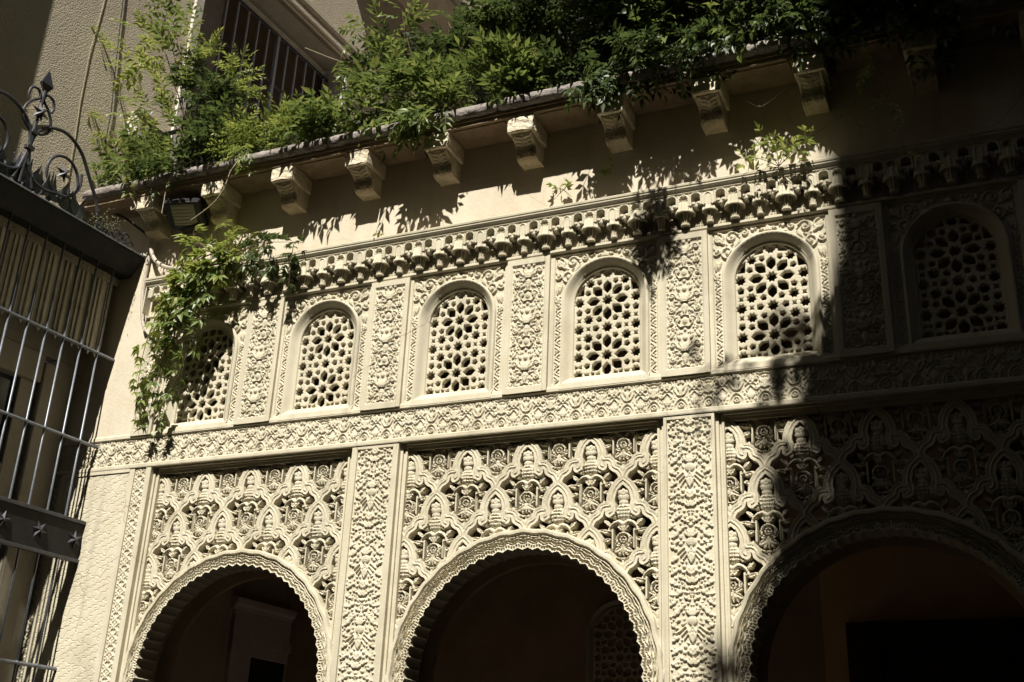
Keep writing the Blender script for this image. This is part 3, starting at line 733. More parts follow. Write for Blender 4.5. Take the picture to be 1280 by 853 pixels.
mb=MB(); mb.box(-3.697,-3.649,-.006,.30,1.9,3.955,.002); mb.box(-3.855,-3.807,-.004,.30,1.9,3.955,.002); mb.box(-3.807,-3.697,.012,.30,1.9,3.955); mb.box(-4.545,-4.50,-.004,.3,1.9,3.955,.002); mb.box(-4.72,-4.545,.012,.3,1.9,3.955); mb.build('pilaster_body',M['plaster'],lf)
cv=Cv(-.325,.325,0,2.0,.0033,mirror=False); cv.H+=.004
X,Z=cv.X,cv.Z
# meander of hexagonal straps cut as fine grooves
cv.v=cv.v
for r in range(-14,40):
    oz=r*.0545; pts=[(-.36,oz)]
    x_,z_=-.36+(r%3)*.013,oz; k=0
    while x_<.36:
        for dx,dz in ((.034,0),(.012,.018),(.028,0),(.014,.020)) if (k+r)%3 else ((.018,0),(.016,-.018),(.026,0),(.028,.056)):
            x_+=dx; z_+=dz; pts.append((x_,z_))
        k+=1
    cv.pit(pts,.0030,.0040)
for r in range(30):
    for k in range(5):
        a=-.30+k*.150+(r%2)*.075; b=.02+r*.072
        cv.pit([(a+.014*math.cos(q),b+.014*math.sin(q)) for q in np.linspace(0,2*PI,7)],.0026,.0038)
        cv.pit([(a+.03,b),(a+.03,b+.028),(a+.055,b+.028)],.0028,.0038)
STRAP=relief('strapwork_panel',cv.u,cv.v,cv.H,M['plaster'],flat(.004))
put('strapwork_panel',STRAP,lf,(-4.179,0,1.93))
mb=MB(); mb.box(-4.50,-3.855,.0045,.30,1.9,3.955); mb.box(-4.50,-3.855,-.008,.0045,3.925,3.955,.002); mb.build('panel_ground',M['plaster'],lf)
# ---- wall below, gallery behind the arches
mb=MB(); mb.box(XL-.3,-3.62,.02,.30,0,1.9); mb.build('lower_wall',M['plaster'],arc)
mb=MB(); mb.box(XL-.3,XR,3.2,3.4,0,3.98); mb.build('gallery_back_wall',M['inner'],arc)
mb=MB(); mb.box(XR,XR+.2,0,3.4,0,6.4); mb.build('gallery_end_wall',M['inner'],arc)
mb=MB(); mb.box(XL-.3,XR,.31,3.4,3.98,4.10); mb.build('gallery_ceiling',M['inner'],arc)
me_=MB().box(-.06,.06,.42,3.2,3.86,3.98).me('ceiling_beam',M['wood'])
for k in range(9): put('ceiling_beam',me_,arc,(-4.34+k*.95,0,0))
# window room behind the lattices (closed and dark)
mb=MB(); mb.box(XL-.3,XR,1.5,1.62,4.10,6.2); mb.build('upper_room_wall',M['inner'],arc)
niche=empty('inner_lattice_window',arc,(-.97,3.18,2.93)); put('frame',FRAME,niche); put('lattice',LATTICE,niche,(0,.008,0)); put('sill',SILL,niche)
MB().box(.78,3.7,3.185,3.20,0,3.80).build('painted_wall',M['ochre'],arc)  # panel over the back wall with the light put into its colour
# door casing inside the third arch, and one inside the second
d=empty('inner_doorway',arc,(1.75,3.16,0)); mb=MB()
for a,b,y in ((.62,.78,-.02),(.52,.62,-.08)):
    mb.box(-b,-a,y,.03,0,3.05+.12); mb.box(a,b,y,.03,0,3.05+.12); mb.box(-a,a,y,.03,3.05-.1*(a<.6),3.17)
mb.build('casing',M['wood'],d); mb=MB(); mb.box(-.52,.52,-.01,.03,0,2.95); mb.build('door_leaf',M['wood'],d)
# corbels
CB=[-3.94,-3.265,-2.59,-1.915,-1.24,-.565,.11,.785,1.46,2.135,2.81,3.485]
def corbel(seed):
    rn=random.Random(seed); e=[]
    mb=MB(); mb.box(-.098,.098,-.280,.0,6.108,6.226,.006)
    bm=bmesh.new(); me=mb.me('block',M['chalk']); bm.from_mesh(me); bmesh.ops.subdivide_edges(bm,edges=bm.edges[:],cuts=3,use_grid_fill=True)
    for v in bm.verts:
        if v.co.y<-.01: v.co+=Vector((rn.uniform(-1,1),rn.uniform(-1,1),rn.uniform(-1,1)))*.0045
    bm.to_mesh(me); bm.free()
    # scrolled bracket: heightfield wrapped on an S profile
    prof=[(-.250,6.110),(-.246,6.096),(-.222,6.080),(-.196,6.066),(-.172,6.050),(-.156,6.030),(-.150,6.005),(-.150,5.985),(-.142,5.966),(-.122,5.954),(-.095,5.950),(-.05,5.952),(0,5.952)]
    P=np.array(prof); seg=np.r_[0,np.cumsum(np.hypot(*np.diff(P,axis=0).T))]; Lp=seg[-1]
    cv=Cv(-.078,.078,0,Lp,.0055)
    zt=.02
    for k in range(5):
        z=.03+k*.030; cv.leaf((0,z+.02),(.060,z-.008),.014,.012,groove=.3)
    cv.leaf((0,.20),(0,.01),.016,.014); cv.curl(.050,.175,.020,90,1.2,1,.006,.011); cv.stroke([(.070,.0),(.070,Lp)],.005,None,.007)
    cv.H+=np.random.RandomState(seed).randn(*cv.H.shape)*.0007
    def mp(x,s,h):
        y=np.interp(s,seg,P[:,0]); z=np.interp(s,seg,P[:,1]); e_=.004
        ty=np.interp(s+e_,seg,P[:,0])-np.interp(s-e_,seg,P[:,0]); tz=np.interp(s+e_,seg,P[:,1])-np.interp(s-e_,seg,P[:,1]); l=np.hypot(ty,tz)+1e-9
        return x,y+tz/l*h,z-ty/l*h
    face=relief('leaf_face',cv.u,cv.v,cv.H*.6,M['corbel'],mp)
    mb=MB(); mb.extrude_x([(y+.001,z+.001) for y,z in prof]+[(0,6.109)],-.077,.077)
    body=mb.me('bracket',M['corbel'])
    return me,face,body
kinds=[corbel(k) for k in (1,2,3)]
for i,c in enumerate(CB):
    e=empty('corbel',arc,(c,0,0)); me,fc,bd=kinds[i%3]
    put('block',me,e); put('leaf_face',fc,e); put('bracket',bd,e)
# slab: soffit, fascia, rounded coping stones, terrace floor
sl_=empty('terrace_slab',arc)
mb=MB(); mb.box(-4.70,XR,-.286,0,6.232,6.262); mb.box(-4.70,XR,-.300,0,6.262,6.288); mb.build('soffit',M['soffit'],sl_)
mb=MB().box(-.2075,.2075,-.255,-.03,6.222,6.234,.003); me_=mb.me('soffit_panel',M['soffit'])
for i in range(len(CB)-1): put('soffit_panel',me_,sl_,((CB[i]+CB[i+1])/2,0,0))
rn=random.Random(8); x=-4.60; 
def coping(L,seed):
    r2=random.Random(seed); n=max(6,int(L/.035)); m=14; V=[];F=[]
    for i in range(n+1):
        xx=L*i/n; jx=0 if i in (0,n) else 1
        for k in range(m):
            a=PI/2+PI*1.0*k/(m-1)
            yy=-.295+.054*math.cos(a)+ (0); zz=6.334+.050*math.sin(a)
            s=1+ (r2.uniform(-.10,.06))*1.0 - (.18 if i in (0,n) else 0)
            V.append((xx,-.295+(yy+.295)*s,6.334+(zz-6.334)*s))
        V.append((xx,-.20,6.290)); V.append((xx,-.20,6.372+r2.uniform(-.004,.004)))
    m+=2
    for i in range(n):
        for k in range(m): k2=(k+1)%m; F.append((i*m+k,i*m+k2,(i+1)*m+k2,(i+1)*m+k))
    F.append(tuple(range(m))); F.append(tuple(n*m+k for k in range(m))[::-1])
    mb=MB().add(V,F); return mb.me('coping_stone',M['coping'],True)
i=0
while x<XR:
    L=rn.uniform(.62,.92); o=put('coping_stone',coping(L-.008,i),sl_,(x,rn.uniform(-.005,.004),rn.uniform(-.004,.003))); x+=L; i+=1
mb=MB(); mb.box(-4.7,XR,-.21,7.0,6.29,6.335); mb.build('terrace_floor',M['coping'],sl_)
# set-back upper storey behind the planting
up=MB(); up.box(-4.2,6.0,6.6,7.0,6.3,20); up.build('upper_storey',M['court'],arc)  # near-black plaster stands in for the shade on this wall
# thin cable sheath on the cornice
mb=MB(); pts=[(x,-.055+.006*math.sin(x*3),5.563+.005*math.sin(x*2.1)) for x in np.linspace(-2.95,3.6,40)]; mb.tube(pts,.009,8)
tag(mb.build('cornice_cable',M['pinkpipe'],None,smooth=True),'thin pinkish cable run along the top of the stalactite cornice','cable')
# ============================================================ COURTYARD ROUND ABOUT
g=MB(); g.box(-300,300,-300,300,-.2,0); o=g.build('courtyard_ground',M['paving']); o['kind']='structure'
def house(name,label,x0,x1,y0,y1,z1,wins=()):
    t=thing(name,label,'building',((x0+x1)/2,(y0+y1)/2,0)); cx,cy=(x0+x1)/2,(y0+y1)/2
    MB().box(x0-cx,x1-cx,y0-cy,y1-cy,0,z1,.02).build('wall',M['court'],t)
    MB().box(x0-cx-.25,x1-cx+.25,y0-cy-.25,y1-cy+.25,z1,z1+.25,.02).build('roof_cornice',M['coping'],t)
    if wins:
        gl=MB().box(-.45,.45,-.03,.03,0,1.5).me('window',M['glass'])
        for (x,y,z,r) in wins: put('window',gl,t,(x-cx,y-cy,z),(0,0,r))
    return t
# the house across the court closes the view of the sky behind the camera; its taller ends throw the long shadows
house('courtyard_house','tall plain house closing the far right side of the court',3.30,10,-14,-11.8,27,[(5.5,-11.79,z,0) for z in (3,6,9,12)])
house('courtyard_house','tall plain house closing the far left side of the court',-16,-3.3,-19,-16,37,[(-6.5,-15.99,z,0) for z in (3,6,9,12)])
house('courtyard_house','lower plain house between the two tall ones across the court',-3.25,3.25,-16,-12.2,17.2,[(-2+k*2.2,-12.19,z,0) for k in range(2) for z in (3,6,9)])
house('courtyard_house','plain side house on the right hand edge of the court',3.96,9.5,-11.5,6.5,20,[(3.95,y,z,PI/2) for y in (-6,-3.5) for z in (3,6.5)])
# ============================================================ THE LEFT WING
wg=thing('left_wing_house','tall rough stuccoed house wall on the left with a deep barred window above the terrace','building',(-4.65,0,0),R(-4))
def wbox(n,m,*a,p=None,b=0,kind=None): return MB().box(*a,b).build(n,m,p or wg,kind=kind)
T=.45
# wall: lower part in front of the facade (with the grilled opening), upper part with the barred window opening y .62..3.05 z 6.5..9.98
wb=MB()
wb.box(-T,0,-16,-1.9,0,20); wb.box(-T,0,-1.9,-.02,5.75,20); wb.box(-T,0,-1.9,-.02,0,1.0)
wb.box(-T,0,-.02,.55,0,20); wb.box(-T,0,.55,3.08,10.0,20); wb.box(-T,0,.55,3.08,0,6.4); wb.box(-T,0,3.08,9,0,20)
wb.build('wall',M['stucco'],wg)
MB().box(0,.13,-16,-1.60,5.95,20,.01).build('projecting_bay',M['stucco'],wg)  # unseen bay added to cast the crisp shadow edge at upper left
# barred window over the terrace
wn=empty('barred_window',wg)
wbox('near_jamb',M['white'],-.32,.030,.55,.66,6.4,10.0,p=wn,b=.006)
wbox('near_jamb_lining',M['frame'],-.32,-.02,.66,.70,6.4,9.99,p=wn,b=.004)
wbox('far_jamb',M['white'],-.32,.015,3.02,3.09,6.4,10.0,p=wn,b=.006)
wbox('head_lining',M['frame'],-.30,-.004,.70,3.02,9.93,9.995,p=wn)
mb=MB(); mb.extrude_y([(0,9.99),(.035,9.99),(.035,10.02),(.055,10.03),(.055,10.08),(.030,10.10),(.030,10.16),(.06,10.19),(.06,10.23),(0,10.25)],.45,3.2); mb.build('lintel_moulding',M['stucco'],wn)
wbox('shutter',M['frame'],-.31,-.26,.70,1.25,6.4,9.93,p=wn)
me_=MB().box(-.255,-.245,-.05,.05,0,.06).me('louvre',M['frame'])
wbox('window_leaf',M['brownjoin'],-.42,-.38,.60,3.09,6.4,9.93,p=wn)
me_=MB().box(-.260,-.240,-.012,.012,7.4,9.77,.003).me('bar',M['barlight'])
ys=[1.22+.172*k for k in range(11)]
gb=empty('window_grating',wg)
for i,y in enumerate(ys):
    put('bar',me_,gb,(0,y,0))
put('bar',MB().box(-.27,-.23,-.022,.022,7.4,9.77,.004).me('bar',M['barlight']),gb,(0,2.075,0))
for z,w_ in ((9.77,.020),(9.12,.014),(7.42,.014)): MB().box(-.262,-.236,1.1,3.02,z-w_,z+w_,.003).build('rail',M['iron'],gb)
# projecting balcony slab much higher (shades the wall right of the window)
mb=MB(); mb.extrude_y([(0,11.6),(.55,11.6),(.60,11.65),(.60,11.72),(.66,11.78),(.66,11.86),(0,11.9)],2.6,7.5); mb.build('balcony_slab',M['stucco'],wg)
# inner door of the gallery on this wall
dd=empty('gallery_door',wg)
wbox('casing_side',M['mauve'],0,.05,2.31,2.60,0,3.25,p=dd,b=.004); wbox('casing_side',M['mauve'],0,.05,3.75,4.0,0,3.25,p=dd,b=.004) if False else None
wbox('casing_head',M['mauve'],0,.045,2.31,3.15,2.90,3.30,p=dd,b=.004)
mb=MB(); mb.extrude_y([(0,3.30),(.05,3.30),(.06,3.33),(.09,3.35),(.10,3.40),(0,3.42)],2.27,3.15); mb.build('casing_cornice',M['mauve'],dd)
me_=MB().box(.043,.052,-.08,.08,3.0,3.09,.003).me('rosette_block',M['mauve'])
for k in range(4): put('rosette_block',me_,dd,(0,2.52+k*.21-.05,0))
wbox('door_leaf',M['blackplastic'],-.01,.01,2.60,3.15,0,2.90,p=dd)
# white meter box and cables on the wing wall
t=thing('wall_cabinet','small white weathered cabinet fixed to the stucco wall among the leaves','cabinet',wg.matrix_basis@Vector((0,0,0)),R(-4))
MB().box(0,.16,.02,.24,7.02,7.36,.008).build('body',M['white'],t); MB().box(-.0,.175,.005,.255,7.36,7.385,.004).build('lid',M['white'],t); MB().box(.0,.15,.24,.46,7.10,7.34,.006).build('side_box',M['frame'],t)
def wcable(name,label,pts,r,m):
    o=MB().tube(pts,r,6).build(name,m,None,smooth=True); o.location=(-4.65,0,0); o.rotation_euler=(0,0,R(-4)); return tag(o,label,'cable')
wcable('wall_cable','thin pale cable hanging down the sunlit stucco wall',[(.005,-.47,8.9),(.005,-.485,8.2),(.006,-.515,7.7),(.005,-.50,7.2),(.005,-.47,6.8),(.008,-.46,6.35),(.02,-.455,6.0)],.0022,M['twine'])
wcable('wall_cable','dark strand standing in for a cable shadow on the stucco wall nearest the leaves',[(.008,-.34,9.0),(.012,-.30,8.5),(.012,-.26,8.1),(.014,-.22,7.7),(.013,-.17,7.29),(.012,-.16,6.9)],.0045,M['sheet'])  # solid dark strand drawn where a cable shadow falls
pts=[(.02,-1.9,6.70),(.02,-1.3,6.73),(.02,-1.0,6.80),(.02,-.8,6.92)]
wcable('wall_cable','pale wire sagging across the shaded corner of the stucco wall',pts,.004,M['twine'])
wcable('wall_cable','pale wire sagging over the lintel of the barred window',[(.06,2.2,9.6),(.06,2.6,9.75),(.06,3.1,9.95),(.06,3.6,10.25),(.06,4.2,10.7)],.006,M['twine'])

# ============================================================ IRON CAGE OF THE LEFT WING
cg=thing('iron_window_cage','dark iron barred window cage with a star studded band below its crested roof','window grille',(-4.65,0,0),R(-4))
Y0=-2.2
bar=MB().tube([(0,0,0),(0,0,3.2)],.0085,8).me('bar',M['grate'],True)
bal=MB().tube([(0,0,0),(0,0,2.25)],.0085,8).me('bar',M['grate'],True)
for k in range(13):
    y=.020-.172*(k+1)
    put('bar',bar,cg,(.42,y,2.0 if k>=0 else 0)); 
    put('bar',MB().tube([(0,0,5.2),(0,0,5.66)],.0085,8).me('bar',M['grate'],True) if k==0 else bpy.data.objects[topbar].data,cg,(.42,y,0))
    if k==0: topbar=cg.children[-1].name
for z,r in ((4.895,.014),(4.155,.014),(2.465,.014)): MB().tube([(.42,Y0,z),(.42,.03,z)],r,8).build('cross_bar',M['grate'],cg,smooth=True)
kn=MB()
kb=bmesh.new(); bmesh.ops.create_icosphere(kb,subdivisions=1,radius=.021); kb.verts.ensure_lookup_table(); kn.add([v.co[:] for v in kb.verts],[[v.index for v in f.verts] for f in kb.faces]); kb.free()
kme=kn.me('knuckle',M['grate'],True)
for z in (4.895,4.155,2.465):
    for k in range(13): put('knuckle',kme,cg,(.42,.020-.172*(k+1),z))
bd=MB().box(.424,.438,Y0,.035,3.255,3.545,.003).build('star_band',M['sheet'],cg)
MB().box(.405,.450,Y0,.038,3.533,3.560,.003).build('edge_strip',M['iron'],cg); MB().box(.405,.450,Y0,.038,3.240,3.266,.003).build('edge_strip',M['iron'],cg)
def star3d(r,n=5,th=.022,k=.42,a0=PI/2):
    V=[(th,0,0)]+[(0,(r if i%2==0 else r*k)*math.cos(a0+i*PI/n),(r if i%2==0 else r*k)*math.sin(a0+i*PI/n)) for i in range(2*n)]+[(-th*.3,0,0)]
    F=[(0,1+i,1+(i+1)%(2*n)) for i in range(2*n)]+[(2*n+1,1+(i+1)%(2*n),1+i) for i in range(2*n)]
    return MB().add(V,F).me('star',M['iron'])
st6=star3d(.072,6)
for k in range(6): put('star',st6,bd,(.442,-.045-.330*k,3.405),(k*.4,0,0))
# roof of the cage
mb=MB(); mb.extrude_y([(0,5.64),(.42,5.64),(.44,5.655),(.535,5.775),(.555,5.785),(.555,5.80),(.545,5.815),(0,5.86)],Y0,.03); mb.build('roof',M['sheet'],cg)
MB().tube([(.552,Y0,5.806),(.552,.03,5.806)],.008,6).build('roof_edge_roll',M['grate'],cg,smooth=True)
# hanging cream slats behind the bars
prof=[]
sl_me=MB()
V=[(0,-.040,5.64),(0,.040,5.64),(0,.040,4.985),(0,0,4.90),(0,-.040,4.985)]; n=5
V=V+[(-.012,y,z) for _,y,z in V]; F=[(0,1,2,3,4)[::-1],(5,6,7,8,9)]+[(k,(k+1)%5,5+(k+1)%5,5+k) for k in range(5)]
sl_me=MB().add(V,F); sl_me.tube([(.006,0,5.60),(.006,0,4.95)],.010,6); sl_me=sl_me.me('slat',M['cloth'])
tipc=Cv(-.14,.14,0,.075,.006,mirror=False)
for k in range(-3,4): tipc.ring(k*.042,.035,.016,.004,.004,n=10); tipc.stroke([(k*.042-.02,.01),(k*.042,.06),(k*.042+.02,.01)],.003,None,.004)
for k in range(26):
    put('slat',sl_me,cg,(.30+(.012 if k%2 else 0),-.07-.0835*k,0),(0,0,R(8 if k%2 else -8)))
lc=relief('lace_valance',tipc.u,tipc.v,tipc.H,M['frame'],lambda u,v,h:(.325+h,u,v+5.56))
for k in range(8): put('lace_valance',lc,cg,(0,-.12-.28*k,0))
# joinery behind the bars
jn=empty('glazed_door',wg)
wbox('lintel',M['frame'],-.05,.05,-1.9,-.02,4.86,5.75,p=jn)
wbox('post',M['frame'],-.10,.06,-.22,-.02,1.0,4.86,p=jn,b=.006); wbox('post_bead',M['frame'],-.04,.085,-.34,-.22,1.0,4.80,p=jn,b=.01); wbox('rail',M['frame'],-.04,.07,-1.9,-.34,4.62,4.86,p=jn,b=.008)
wbox('stile',M['frame'],-.05,.03,-.50,-.34,1.0,4.62,p=jn,b=.006); wbox('stile',M['frame'],-.05,.03,-1.25,-1.11,1.0,4.62,p=jn,b=.006)
wbox('glazing_rail',M['frame'],-.05,.03,-1.9,-.50,3.78,3.92,p=jn,b=.006); wbox('glass_pane',M['glass'],-.045,-.03,-1.9,-.5,1.0,4.62,p=jn)
# ---- cresting of scrolls and stars on the roof of the cage
cr=empty('scroll_crest',cg,(.50,0,0))
def scroll(pts,r=.013,n=8,name='scroll',flat_=False):
    # Catmull-Rom through (y,z)
    P=[Vector((0,a,b)) for a,b in pts]; out=[]
    for i in range(len(P)-1):
        p0=P[max(i-1,0)];p1=P[i];p2=P[i+1];p3=P[min(i+2,len(P)-1)]
        for k in range(6):
            t=k/6; out.append(.5*((2*p1)+(-p0+p2)*t+(2*p0-5*p1+4*p2-p3)*t*t+(-p0+3*p1-3*p2+p3)*t**3))
    out.append(P[-1]); MB().tube(out,r,n).build(name,M['iron'],cr,smooth=True)
def crest(y0,mir=1):
    """one unit: central spear with loops, a large side scroll each way with an inner ring"""
    f=lambda L:[(y0+mir*a,b) for a,b in L]
    # right hand scroll (towards the facade)
    scroll(f([(-.005,6.03),(0,6.17),(.02,6.29),(.07,6.38),(.17,6.45),(.28,6.475),(.38,6.45),(.48,6.38),(.56,6.27),(.63,6.17),(.70,6.07),(.74,5.96)]),.014)
    t=np.linspace(.1,1.12,22)*2*PI
    scroll(f([(.34+(.150-.0*k)*math.sin(a),6.11+(.165)*math.cos(a)) for k,a in enumerate(t)]),.012)
    scroll(f([(.30,5.945),(.40,5.95),(.48,6.02),(.52,6.12),(.51,6.22)]),.011)
    scroll(f([(.0,6.05),(.04,5.98),(.12,5.93),(.22,5.92),(.32,5.945)]),.012)
for k,(y,m) in enumerate(((-1.22,1),(-1.22,-1))): crest(y,m)
scroll([(-1.24,5.86),(-1.235,6.05),(-1.222,6.18),(-1.215,6.40),(-1.205,6.62),(-1.20,6.70)],.015)
scroll([(-1.30,5.87),(-1.25,6.05),(-1.225,6.18)],.012); scroll([(-1.12,5.87),(-1.19,6.05),(-1.22,6.18)],.012)
MB().box(-.022,.022,-1.255,-1.185,6.155,6.19,.004).build('collar',M['iron'],cr); MB().box(-.020,.020,-1.245,-1.18,6.30,6.325,.004).build('collar',M['iron'],cr)
for m in (1,-1): scroll([(-1.212+m*a,b) for a,b in [(0,6.32),(.07,6.335),(.125,6.40),(.12,6.49),(.07,6.57),(.02,6.62),(.04,6.68),(.10,6.67),(.12,6.61),(.11,6.56)]],.011)
V=[(0,-1.20,6.90),(.016,-1.255,6.76),(.016,-1.145,6.76),(-.016,-1.145,6.76),(-.016,-1.255,6.76),(0,-1.20,6.66)]
MB().add(V,[(0,1,2),(0,2,3),(0,3,4),(0,4,1),(5,2,1),(5,3,2),(5,4,3),(5,1,4)]).build('spearhead',M['iron'],cr)
st5=star3d(.085,6,.03,.40)
for y,z in ((-1.205,6.50),(-.885,6.13),(-1.555,6.13)): put('star',st5,cr,(.012,y,z),(.3,0,0))
# spiked leaf strip behind the scrolls
rn=random.Random(3)
spk=[]
for q in range(5):
    V=[(0,-.026,0),(0,.026,0),(.006,.046,.08),(0,.018,.12),(.004,.0,.20+.012*q),(0,-.020,.12),(-.004,-.046,.07)]; V2=[(x-.006,y,z) for x,y,z in V]; n=7
    spk.append(MB().add(V+V2,[tuple(range(n)),tuple(range(n,2*n))[::-1]]+[(k,(k+1)%n,n+(k+1)%n,n+k) for k in range(n)]).me('spike_leaf',M['grate']))
for k in range(46):
    put('spike_leaf',spk[k%5],cr,(-.03+rn.uniform(-.02,.02),-.62-.035*k,5.87+rn.uniform(-.01,.02)),(rn.uniform(-.35,.35),rn.uniform(-.2,.2),rn.uniform(-.4,.4)),kind=None)
# tangle of thin scrolls at the facade end
rn=random.Random(12)
for k in range(7):
    y=-.44+.055*k; z=5.86+rn.uniform(.0,.06); r=rn.uniform(.05,.085); a0=rn.uniform(0,6)
    scroll([(y+r*(1-t*.6)*math.cos(a0+t*7),z+r*(1-t*.6)*math.sin(a0+t*7)) for t in np.linspace(0,1,10)],.007,6)
# ============================================================ SMALL FITTINGS
fl=thing('floodlight','black outdoor floodlight bolted under the terrace slab at the left','lamp',(-3.60,-.16,6.05))
def rot(pts,rx,rz):
    m=Matrix.Rotation(rz,4,'Z')@Matrix.Rotation(rx,4,'X'); return [m@Vector(p) for p in pts]
hs=empty('housing',fl); hs.rotation_euler=(R(52),0,R(14)); fl_h=hs
MB().box(-.16,.16,-.012,.05,-.13,.13,.012).build('case',M['blackplastic'],fl).matrix_basis=hs.matrix_basis.copy()
MB().box(-.148,.148,-.022,-.010,-.118,.118,.004).build('bezel',M['iron'],fl).matrix_basis=hs.matrix_basis.copy()
MB().box(-.10,.10,-.026,-.020,-.085,.095,.002).build('glass',M['lens'],fl).matrix_basis=hs.matrix_basis.copy()
me_=MB().box(-.095,.095,-.029,-.026,-.003,.003).me('reflector_rib',M['frame'])
for k in range(6):
    o=put('reflector_rib',me_,fl); o.matrix_basis=hs.matrix_basis@Matrix.Translation((0,0,-.07+.03*k))
bpy.data.objects.remove(hs)
MB().tube([(-.19,0,0),(-.19,.06,.10),(0,.12,.17),(.19,.06,.10),(.19,0,0)],.010,6).build('bracket',M['blackplastic'],fl)
MB().box(-.10,.10,.06,.15,-.10,.02,.01).build('ballast_box',M['blackplastic'],fl)
def pipe(name,label,pts,r,m,cat='pipe'):
    P=[Vector(p) for p in pts]; out=[]
    for i in range(len(P)-1):
        p0=P[max(i-1,0)];p1=P[i];p2=P[i+1];p3=P[min(i+2,len(P)-1)]
        for k in range(5):
            t=k/5; out.append(.5*((2*p1)+(-p0+p2)*t+(2*p0-5*p1+4*p2-p3)*t*t+(-p0+3*p1-3*p2+p3)*t**3))
    out.append(P[-1]); return tag(MB().tube(out,r,8).build(name,m,None,smooth=True),label,cat)
pipe('conduit','straight dusty conduit running down beside the left end of the cornice',[(-4.02,-.03,6.02),(-4.03,-.03,5.8),(-4.03,-.03,5.5),(-3.99,-.03,5.25),(-3.93,-.03,5.10)],.014,M['pvc'])
pipe('conduit','curved dusty conduit bending from the corner onto the cornice',[(-4.02,-.05,5.98),(-4.0,-.06,5.86),(-3.92,-.08,5.73),(-3.80,-.10,5.64),(-3.65,-.11,5.585),(-3.45,-.11,5.57),(-3.2,-.10,5.575)],.017,M['pvc'])
pipe('conduit','thin dusty conduit looping below the left end of the cornice',[(-3.99,-.03,5.3),(-3.94,-.035,5.14),(-3.82,-.04,5.03),(-3.62,-.04,4.985),(-3.40,-.04,4.97)],.010,M['pvc'])
pipe('conduit','thin dark conduit hanging from the cage crest towards the cornice end',[(-4.60,-.12,6.30),(-4.35,-.10,6.20),(-4.18,-.08,6.08),(-4.05,-.05,5.98)],.010,M['sheet'])
pipe('twine','loose pale string with a knot hanging from the coping above the second corbel',[(-2.95,-.36,6.34),(-3.02,-.37,6.22),(-3.08,-.35,6.08),(-3.2,-.32,5.98),(-3.42,-.28,5.90)],.004,M['twine'],'string')
pipe('twine','short curled wire hanging under the left end of the coping',[(-4.02,-.33,6.28),(-4.03,-.33,6.20),(-4.0,-.33,6.14),(-3.98,-.33,6.10),(-4.02,-.33,6.08),(-4.03,-.33,6.11)],.004,M['pvc'],'wire')
pipe('twine','thin string hanging in front of the floodlight glass',[(-3.5,-.35,6.30),(-3.62,-.36,6.31),(-3.66,-.36,6.22),(-3.67,-.35,6.08),(-3.68,-.34,5.98)],.0035,M['pvc'],'string')
pipe('twig','bare dry twig caught under the slab between two right hand corbels',[(1.02,-.10,6.10),(1.10,-.12,6.02),(1.16,-.13,6.03),(1.25,-.12,6.10),(1.30,-.10,6.16)],.005,M['pvc'],'twig')

pipe('handrail','dark curved iron handrail end rising from the coping behind the leaves by the white cabinet',[(-4.21,-.10,6.36),(-4.22,-.1,6.69),(-4.22,-.1,6.86),(-4.16,-.1,6.94),(-3.96,-.1,6.955),(-3.70,-.1,6.96),(-3.30,-.1,6.955)],.020,M['blackplastic'],'handrail')
# ============================================================ PLANTS
def leaflet_pts(base,d,up,L,w_,droop=.12,fold=.25,tip=1.0):
    d=d.normalized(); s=d.cross(up); s=s.normalized() if s.length>1e-6 else Vector((1,0,0)); n=s.cross(d)
    c=base+d*L*.45+n*(-w_*fold*.0); 
    return [base,base+d*L*.42+s*w_*.5+n*w_*fold,base+d*L-n*L*droop,base+d*L*.42-s*w_*.5+n*w_*fold,base+d*L*.48]
def add_leaflet(V,F,*a,**k):
    n=len(V); V.extend(leaflet_pts(*a,**k)); F.append((n,n+1,n+2,n+4)); F.append((n,n+4,n+2,n+3))
def compound(seed,n=5,L=.20,ll=.052,lw=.021,name='leaf',m='leaf'):
    """pinnate leaf along +X, drooping"""
    r=random.Random(seed); V=[];F=[]; P=[]
    for i in range(7):
        t=i/6; P.append(Vector((L*t,r.uniform(-.004,.004),-.10*L*t*t*4*.6)))
    for i in range(n):
        t=.22+.72*i/(n-1); p=Vector((L*t,0,-.24*L*t*t))
        for sd in (-1,1):
            d=Vector((.62+r.uniform(-.15,.15),sd*(.85),-.18+r.uniform(-.25,.15))); s_=ll*(.75+.35*math.sin(PI*t))*r.uniform(.85,1.1)
            add_leaflet(V,F,p,d,Vector((r.uniform(-.3,.3),r.uniform(-.3,.3),1)),s_,lw*s_/ll*1.0,droop=r.uniform(0,.25))
    add_leaflet(V,F,Vector((L,0,-.24*L)),Vector((1,0,-.4)),Vector((0,0,1)),ll,lw)
    # rachis as a thin strip
    k=len(V); w_=.0016
    for i in range(5):
        t=i/4; V.append(Vector((L*t,-w_,-.24*L*t*t))); V.append(Vector((L*t,w_,-.24*L*t*t)))
    for i in range(4): F.append((k+2*i,k+2*i+1,k+2*i+3,k+2*i+2))
    return V,F
def palmate(seed,size=.075):
    r=random.Random(seed); V=[];F=[]; p=Vector((.035,0,0))
    for a in (-75,-38,0,38,75):
        q=R(a+r.uniform(-6,6)); s_=size*(1-.004*abs(a))*r.uniform(.85,1.1)
        add_leaflet(V,F,p,Vector((math.cos(q),math.sin(q),-.15+r.uniform(-.2,.1))),Vector((0,0,1)),s_,s_*.42,droop=.15)
    k=len(V); V+= [Vector((0,-.0015,0)),Vector((0,.0015,0)),Vector((.035,.0015,0)),Vector((.035,-.0015,0))]; F.append((k,k+1,k+2,k+3))
    return V,F
def np_leaf(vf): return np.array([tuple(v) for v in vf[0]]),vf[1]
